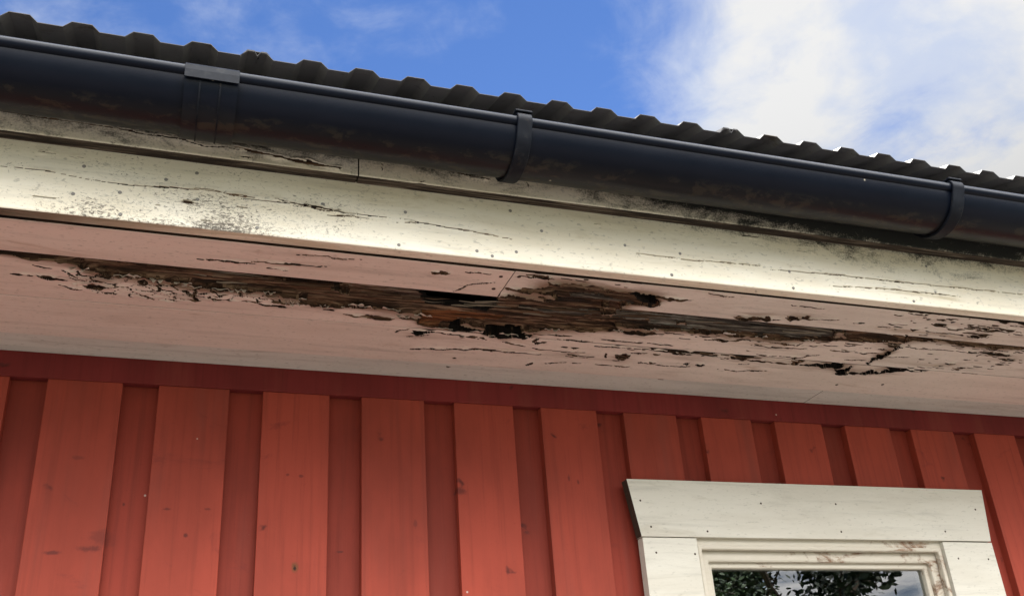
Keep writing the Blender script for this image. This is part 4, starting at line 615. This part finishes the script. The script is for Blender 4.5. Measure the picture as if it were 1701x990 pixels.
# ------------------------------------------------------------------ fascia
fascia = empty('fascia', (.75, 1.25, Zz(ZS)), 'peeling white wooden fascia of two stacked boards behind the black gutter', 'fascia')
YL, YU = 1.2566, 1.235
def front_board(name, x0, x1, z0, z1, yf, thick, cracks, seed, nails, step=.0011, ease=True, botd=None, side={}):
    xs = axis_points(x0, x1, FX0, 2.15, step); zs = np.append(np.arange(z0, z1-step*.3, step), z1)
    X, Y = np.meshgrid(xs, zs, indexing='ij')
    d, rot, gy, wm, dk, damp = carve(X, Y, [], cracks, .8, seed, None, (.25+.9*np.clip((vf(X*2.2, Y*30, seed+3, 3)-.42)*4, 0, 1))*.98, 0, .0007)
    d = d+(vf(X*3, Y*14, seed+40, 3)-.5)*.0012
    e = np.minimum(Y-z0, z1-Y); kb = e < .0022; rot = np.where(kb, 0, rot); d = np.where(kb, np.minimum(d, .0008), d)
    d = d+.0012*np.clip(1-e/.0016, 0, 1)
    if botd is not None: d = np.where(Y-z0 < botd(X)*1.0, np.maximum(d, .006), d); rot = np.where(Y-z0 < botd(X), 1, rot)
    t = (Y-.742)/.111
    n = vf(X*4, Y*10, 61, 3)-.5
    fl = np.exp(-((X-.02+.4*n)/.20)**2)*np.clip(1.15-t*1.25+n*1.2, 0, 1)*1.05+np.exp(-((X+.25)/.5)**2)*.22+np.clip((t-.25)*.2, 0, .12)
    mo = np.clip((X-.62)/.55, 0, 1)*np.clip((t-.62+n*.9+.10*np.clip((X-1.2)/.4, 0, 1))*1.7, 0, 1.15)+.45*np.clip((t-.9)*1.5, 0, 1)
    mo = np.maximum(mo, .20*np.clip(t-.8, 0, 1)+.28*np.exp(-((X-.03)/.12)**2)*np.clip(1.1-t*2.4, 0, 1))
    if z0 > .8: mo = np.clip(mo+.22+.55*np.clip((Y-.868)/.02, 0, 1)*vf(X*5, Y*20, 71, 3), 0, 1.2)
    peel = np.zeros_like(X)
    nl = [((x, yf-.0002, Zz(z)), (1, 0, 0), (0, 0, 1), (0, -1, 0), .0027) for x, z in nails if z0 < z < z1]
    return grid_board(name, fascia, [M_FASCIA, M_NAIL], xs, zs, None, dict(rot=rot, grey=gy, warm=wm, dirt_shade=dk, damp=damp, flake=fl, mould=mo, peel=peel), d, thick,
                      lambda a, b, c: np.stack([a, yf+c, Zz(b)], -1), nl, side=side)
def _x(c): return c
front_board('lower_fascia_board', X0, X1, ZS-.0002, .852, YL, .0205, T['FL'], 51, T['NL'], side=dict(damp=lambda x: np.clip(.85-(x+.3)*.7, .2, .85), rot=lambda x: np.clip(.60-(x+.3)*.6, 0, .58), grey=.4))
JX = .2375
UNDER = dict(rot=1., dirt_shade=.35, grey=.5)
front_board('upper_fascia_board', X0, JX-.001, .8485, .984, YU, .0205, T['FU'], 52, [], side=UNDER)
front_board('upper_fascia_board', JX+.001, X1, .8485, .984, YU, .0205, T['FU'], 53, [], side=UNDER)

# ------------------------------------------------------------------ gutter
gut = empty('rain_gutter', (.75, 1.16, Zz(.84)), 'black half round rain gutter hanging along the roof edge', 'gutter')
yb, zbd, rb = 1.1105, .8932, .0088
rg = .0545; yc = yb+rg-.003; zc = .893
def gprof(o=0., a0=182, a1=350, n=34):       # outside of the trough from the front lip round to the back
    return [(yc+(rg+o)*math.cos(R(a)), Zz(zc+(rg+o)*math.sin(R(a)))) for a in np.linspace(a0, a1, n)]
def bead(o=0., n=18, a0=0, a1=330):
    return [(yb+(rb+o)*math.cos(R(a)), Zz(zbd+(rb+o)*math.sin(R(a)))) for a in np.linspace(a0, a1, n)]
def trough(x0, x1):
    xs = np.linspace(x0, x1, 40)
    mb = MB(); outer = gprof(0, 182, 356)+[(1.2325, Zz(zc+.002)), (1.2325, Zz(zc+.03))]; inner = [(1.2300, Zz(zc+.03)), (1.2300, Zz(zc+.0045))]+gprof(-.0028, 182, 356)[::-1]
    mb.sweep_x(outer+inner, xs, closed=True, caps=True)
    o = mb.build('gutter_trough', M_GUT, gut, 0, 40)
    mb = MB(); mb.sweep_x(bead(0, 22, 0, 343), xs, closed=True, caps=True); mb.build('rolled_bead', M_GUT, o, 0, 40)
    return o
XJ0, XJ1 = -.0175, .0505
trough(X0-.05, .0160); trough(.0180, X1+.05)
# joint: sleeve under the trough, hooked flap over the bead, two raised ribs
jt = MB(); jt.sweep_x(gprof(.0046)+gprof(.0006)[::-1], np.linspace(XJ0, XJ1, 6), closed=True, caps=True)
j = jt.build('gutter_joint', M_GUT, gut, 0, 40)
for xr in (.0010, .0270):
    mb = MB(); mb.sweep_x(gprof(.0060, 196, 345)+gprof(.0035, 196, 345)[::-1], [xr, xr+.0022], closed=True, caps=True); mb.build('joint_rib', M_BRK, j, 0, 40)
fl = [(yb-rb-.0020, Zz(zbd-.0165)), (yb-rb-.0026, Zz(zbd-.004)), (yb-rb-.0018, Zz(zbd+.004)), (yb-.004, Zz(zbd+rb+.0022)), (yb+.004, Zz(zbd+rb+.0024)), (yb+rb+.002, Zz(zbd+.004))]
fi = [(yb+rb+.0005, Zz(zbd+.003)), (yb+.003, Zz(zbd+rb+.0006)), (yb-.003, Zz(zbd+rb+.0005)), (yb-rb-.0004, Zz(zbd+.003)), (yb-rb-.0010, Zz(zbd-.004)), (yb-rb-.0003, Zz(zbd-.0160))]
mb = MB(); mb.sweep_x(fl+fi, np.linspace(XJ0-.001, XJ1+.001, 8), closed=True, caps=True); mb.build('joint_flap', M_BRK, j, .0006)
def bracket(xm, w):
    arc_o = gprof(.0062, 196, 352, 30); arc_i = gprof(.0008, 196, 352, 30)
    bo = bead(.0045, 14, 30, 205)[::1]; bi = bead(.0006, 14, 30, 205)
    out = bo+arc_o+[(1.2315, Zz(zc-.012)), (1.2315, Zz(zc+.03)), (1.2275, Zz(zc+.03))]
    inn = [(1.2275, Zz(zc-.008))]+arc_i[::-1]+bi[::-1]
    mb = MB(); mb.sweep_x(out+inn, [xm-w/2, xm, xm+w/2], closed=True, caps=True)
    b = mb.build('gutter_bracket', M_BRK, gut, .0012, 40)
    mb = MB(); mb.box(xm-w/2-.002, xm+w/2+.002, yb-.010, yb+.006, Zz(zbd+rb+.0046), Zz(zbd+rb+.0078)); mb.build('bracket_clip', M_BRK, b, .001)
    return b
for xm, w in ((.4568, .0225), (1.2455, .0240), (-.46, .023), (2.05, .023), (2.85, .023), (-1.25, .023)): bracket(xm, w)

# ------------------------------------------------------------------ roof
roof = empty('metal_roof', (.75, 1.14, Zz(.95)), 'dark trapezoid corrugated metal roof above the black gutter', 'roof')
YE, PR = 1.14, .0670*1.14
ZE, HP, SL = .969-.0100, .0106, math.tan(R(19))
def rx(i): return (.06700*i-.2021)*YE
def sheet(i0, i1, first, last):
    """corrugated sheet with ribs i0..i1; the crest over the side lap carries the buckled edge seen at the seams"""
    prof = []
    for i in range(i0, i1):
        c = rx(i)+random.uniform(-.0008, .0008)
        seam_l = (i == i0 and not first)
        pts = [(-.30, 0), (-.165, 1), (.165, 1), (.30, 0)]
        for u, h in pts: prof.append((c+u*PR, h, 0.))
    c = rx(i1)                              # lap crest, pinched in the middle
    for u, h, q in ((-.30, 0, 0), (-.18, 1.12, 0), (-.055, 1.12, 0), (0.0, 1.12, 1), (.07, 1.12, 0), (.165, 1.12, 0), (.225, .62, 0)): prof.append((c+u*PR, h, q))
    ys = [0, .012, .03, .06, .12, .5, 1.2, 2.2, 3.0, 3.83]
    v = []; f = []
    n = len(prof)
    for th in (0, 1):
        for yy in ys:
            for x, h, q in prof:
                dip = q*.0085*max(0, 1-yy/.05)
                v.append((x, YE+yy, Zz(ZE+h*HP-dip+yy*SL+(.0009 if th == 0 else 0))))
    m = len(ys); 
    for th in (0, 1):
        for a in range(m-1):
            for k in range(n-1):
                q = [th*m*n+a*n+k, th*m*n+a*n+k+1, th*m*n+(a+1)*n+k+1, th*m*n+(a+1)*n+k]; f.append(tuple(q if th == 0 else q[::-1]))
    for k in range(n-1): f.append((k, m*n+k, m*n+k+1, k+1))
    for a in range(m-1):
        f.append((a*n, (a+1)*n, m*n+(a+1)*n, m*n+a*n)); k = n-1; f.append((a*n+k, m*n+a*n+k, m*n+(a+1)*n+k, (a+1)*n+k))
    me = bpy.data.meshes.new('roof_sheet'); me.from_pydata(v, [], f); me.update()
    half = (m-1)*(n-1); me.polygons.foreach_set('material_index', [1 if half <= i < 2*half else 0 for i in range(len(f))])
    return finish('roof_sheet', me, [M_ROOF, M_ROOF_U], roof)
random.seed(5)
sheet(-17, -6, True, False); sheet(-6, 4, False, False); sheet(4, 14, False, False); sheet(14, 24, False, False); sheet(24, 34, False, False); sheet(34, 44, False, True)
# boarded deck under the sheets and the rear slope
def dk(y): return .957-.014+(y-YE)*SL
mb = MB()
mb.v = [(x, y, Zz(dk(y)-o)) for o in (.0, .022) for x, y in ((X0-.05, 1.262), (X1+.05, 1.262), (X1+.05, 4.97), (X0-.05, 4.97))]
mb.f = [(0, 1, 2, 3), (7, 6, 5, 4)]+[(i, 4+i, 4+(i+1) % 4, (i+1) % 4) for i in range(4)]; mb.m = [0]*6
mb.build('roof_deck', M_RAW, roof)
mb = MB(); zr = dk(4.97)
mb.v = [(x, y, Zz(z)) for o in (0, .03) for x, y, z in ((X0-.05, 4.975, zr+.03-o), (X1+.05, 4.975, zr+.03-o), (X1+.05, 8.8, zr-1.30-o), (X0-.05, 8.8, zr-1.30-o))]
mb.f = [(0, 1, 2, 3), (7, 6, 5, 4)]+[(i, 4+i, 4+(i+1) % 4, (i+1) % 4) for i in range(4)]; mb.m = [0]*6
mb.build('rear_slope', M_ROOF, roof)

# ------------------------------------------------------------------ window
win = empty('window', (1.30, D, Zz(-.85)), 'white framed window with flared head casing set in the red wall', 'window')
YF = D-.024
head = MB(); head.prism_y([(.8773, Zz(.4402)), (1.7189, Zz(.4412)), (1.733, Zz(.5556)), (.8597, Zz(.5526))], YF, D-.0006)
def nailed(mb, pts, y):
    for x, z in pts: mb.disc((x, y-.0001, Zz(z)), (1, 0, 0), (0, 0, 1), (0, -1, 0), .0021, .0006, 1)
nailed(head, [(.884, .510), (.900, .459), (1.155, .511), (1.336, .514), (1.022, .452), (1.335, .456), (1.602, .461), (1.70, .511)], YF)
head.m[5] = 2; head.build('head_casing', [M_CASING, M_NAILRUST, M_RAW], win, .0013)
def side(x0, x1, pts):
    mb = MB(); mb.box(x0, x1, YF+.002, D-.0006, Zz(-.78), Zz(.4388)); nailed(mb, pts, YF+.002); mb.build('side_casing', [M_CASING, M_NAILRUST], win, .0013)
side(.8797, .9961, [(.905, .410), (.988, .408)]); side(1.5893, 1.7214, [(1.620, .404), (1.70, .403)])
mb = MB(); mb.box(.850, 1.752, YF-.030, D-.0006, Zz(-.815), Zz(-.782)); mb.build('window_sill', M_CASING, win, .002)
def ring(name, x0, x1, z0, z1, w, y0, y1, parent, bev, bare):
    """a rectangular frame, bottom open only where the sill is; mitred, with a bare-wood weight per corner"""
    mb = MB()
    o = [(x0, z0), (x1, z0), (x1, z1), (x0, z1)]; i = [(x0+w, z0+w), (x1-w, z0+w), (x1-w, z1-w), (x0+w, z1-w)]
    for k in range(4):
        a, b = o[k], o[(k+1) % 4]; c, d = i[(k+1) % 4], i[k]
        for y in (y0, y1):
            mb.v += [(a[0], y, Zz(a[1])), (b[0], y, Zz(b[1])), (c[0], y, Zz(c[1])), (d[0], y, Zz(d[1]))]
        n = k*8
        mb.f += [(n, n+1, n+2, n+3), (n+7, n+6, n+5, n+4), (n+3, n+2, n+6, n+7), (n+1, n, n+4, n+5)]; mb.m += [0]*4
    me = mb.mesh(name)
    bm = bmesh.new(); bm.from_mesh(me); bmesh.ops.remove_doubles(bm, verts=bm.verts, dist=1e-5); bm.to_mesh(me); bm.free()
    at = me.attributes.new('bare', 'FLOAT', 'POINT')
    at.data.foreach_set('value', [bare(v.co.x, v.co.z-H) for v in me.vertices])
    return finish(name, me, M_FRAME, parent, bev)
right = lambda x, z: .75 if x > 1.45 else .12
fr = ring('window_frame', .975, 1.612, -.80, .452, .0305, YF+.012, D+.09, win, .002, right)
ring('stop_bead', .9995, 1.586, -.775, .4275, .009, YF+.0075, YF+.022, fr, .003, right)
sa = ring('sash', 1.004, 1.5825, -.770, .4215, .0235, YF+.022, YF+.062, win, .004, right)
ring('glazing_bead', 1.0255, 1.561, -.749, .400, .0125, YF+.032, YF+.050, sa, .003, lambda x, z: .15 if x < 1.45 else .45)
mb = MB(); mb.box(1.030, 1.556, YF+.043, YF+.047, Zz(-.745), Zz(.396)); mb.build('pane', M_GLASS, sa)

# ------------------------------------------------------------------ trees in the yard, mirrored in the pane
def tree(name, loc, h, cr, nleaf, ls, label, seed, lm, zlo=.35):
    rnd = random.Random(seed); t = empty(name, loc, label, 'tree', None)
    x0, y0, _ = loc
    mb = MB(); tips = []
    def limb(p, d, l, r, depth):
        seg = 5; pts = [Vector(p)]; dd = Vector(d)
        for i in range(seg):
            dd = (dd+Vector((rnd.uniform(-.2, .2), rnd.uniform(-.2, .2), rnd.uniform(-.05, .15)))).normalized(); pts.append(pts[-1]+dd*l/seg)
        n = 7; base = len(mb.v)
        for i, q in enumerate(pts):
            rr = r*(1-.65*i/seg)
            ax = dd.orthogonal().normalized(); bx = dd.cross(ax)
            for k in range(n): a = 2*math.pi*k/n; mb.v.append(tuple(q+ax*rr*math.cos(a)+bx*rr*math.sin(a)))
        for i in range(seg):
            for k in range(n): mb.f.append((base+i*n+k, base+i*n+(k+1) % n, base+(i+1)*n+(k+1) % n, base+(i+1)*n+k)); mb.m.append(0)
        if depth == 0: tips.extend(pts[2:]); return
        for _ in range(5 if depth > 1 else 4):
            q = pts[rnd.randint(2, seg)]; a = rnd.uniform(0, 6.28); e = rnd.uniform(-.1, .8)
            limb(q, (math.cos(a), math.sin(a), e), l*rnd.uniform(.45, .7), r*.42, depth-1)
    limb((x0, y0, 0), (0, 0, 1), h*.55, h*.022, 3)
    mb.build('trunk', M_BARK, t, 0, 60)
    lv = MB()
    for _ in range(nleaf):
        c = rnd.choice(tips)+Vector((rnd.gauss(0, .16), rnd.gauss(0, .16), rnd.gauss(0, .14)))
        u = Vector((rnd.gauss(0, 1), rnd.gauss(0, 1), rnd.gauss(0, .6))).normalized(); w = u.orthogonal().normalized(); w.rotate(Matrix.Rotation(rnd.uniform(0, 6.28), 3, u)); s = ls*rnd.uniform(.6, 1.2)
        lv.quad(c-u*s, c-u*s*.3+w*s*.42, c+u*s*.45+w*s*.34, c+u*s, c+u*s*.45-w*s*.34, c-u*s*.3-w*s*.42)
    me = bpy.data.meshes.new('crown'); me.from_pydata(lv.v, [], lv.f); finish('crown', me, lm, t)
    return t
tree('garden_tree', (6.2, -6.6, 0), 6.4, 2.2, 6500, .034, 'leafy broadleaf garden tree standing in the yard opposite the window', 4, M_LEAF)
tree('garden_tree', (9.2, -9.4, 0), 7.5, 2.6, 9000, .09, 'dense dark garden tree farther from the house than the leafy one', 9, M_LEAF2)
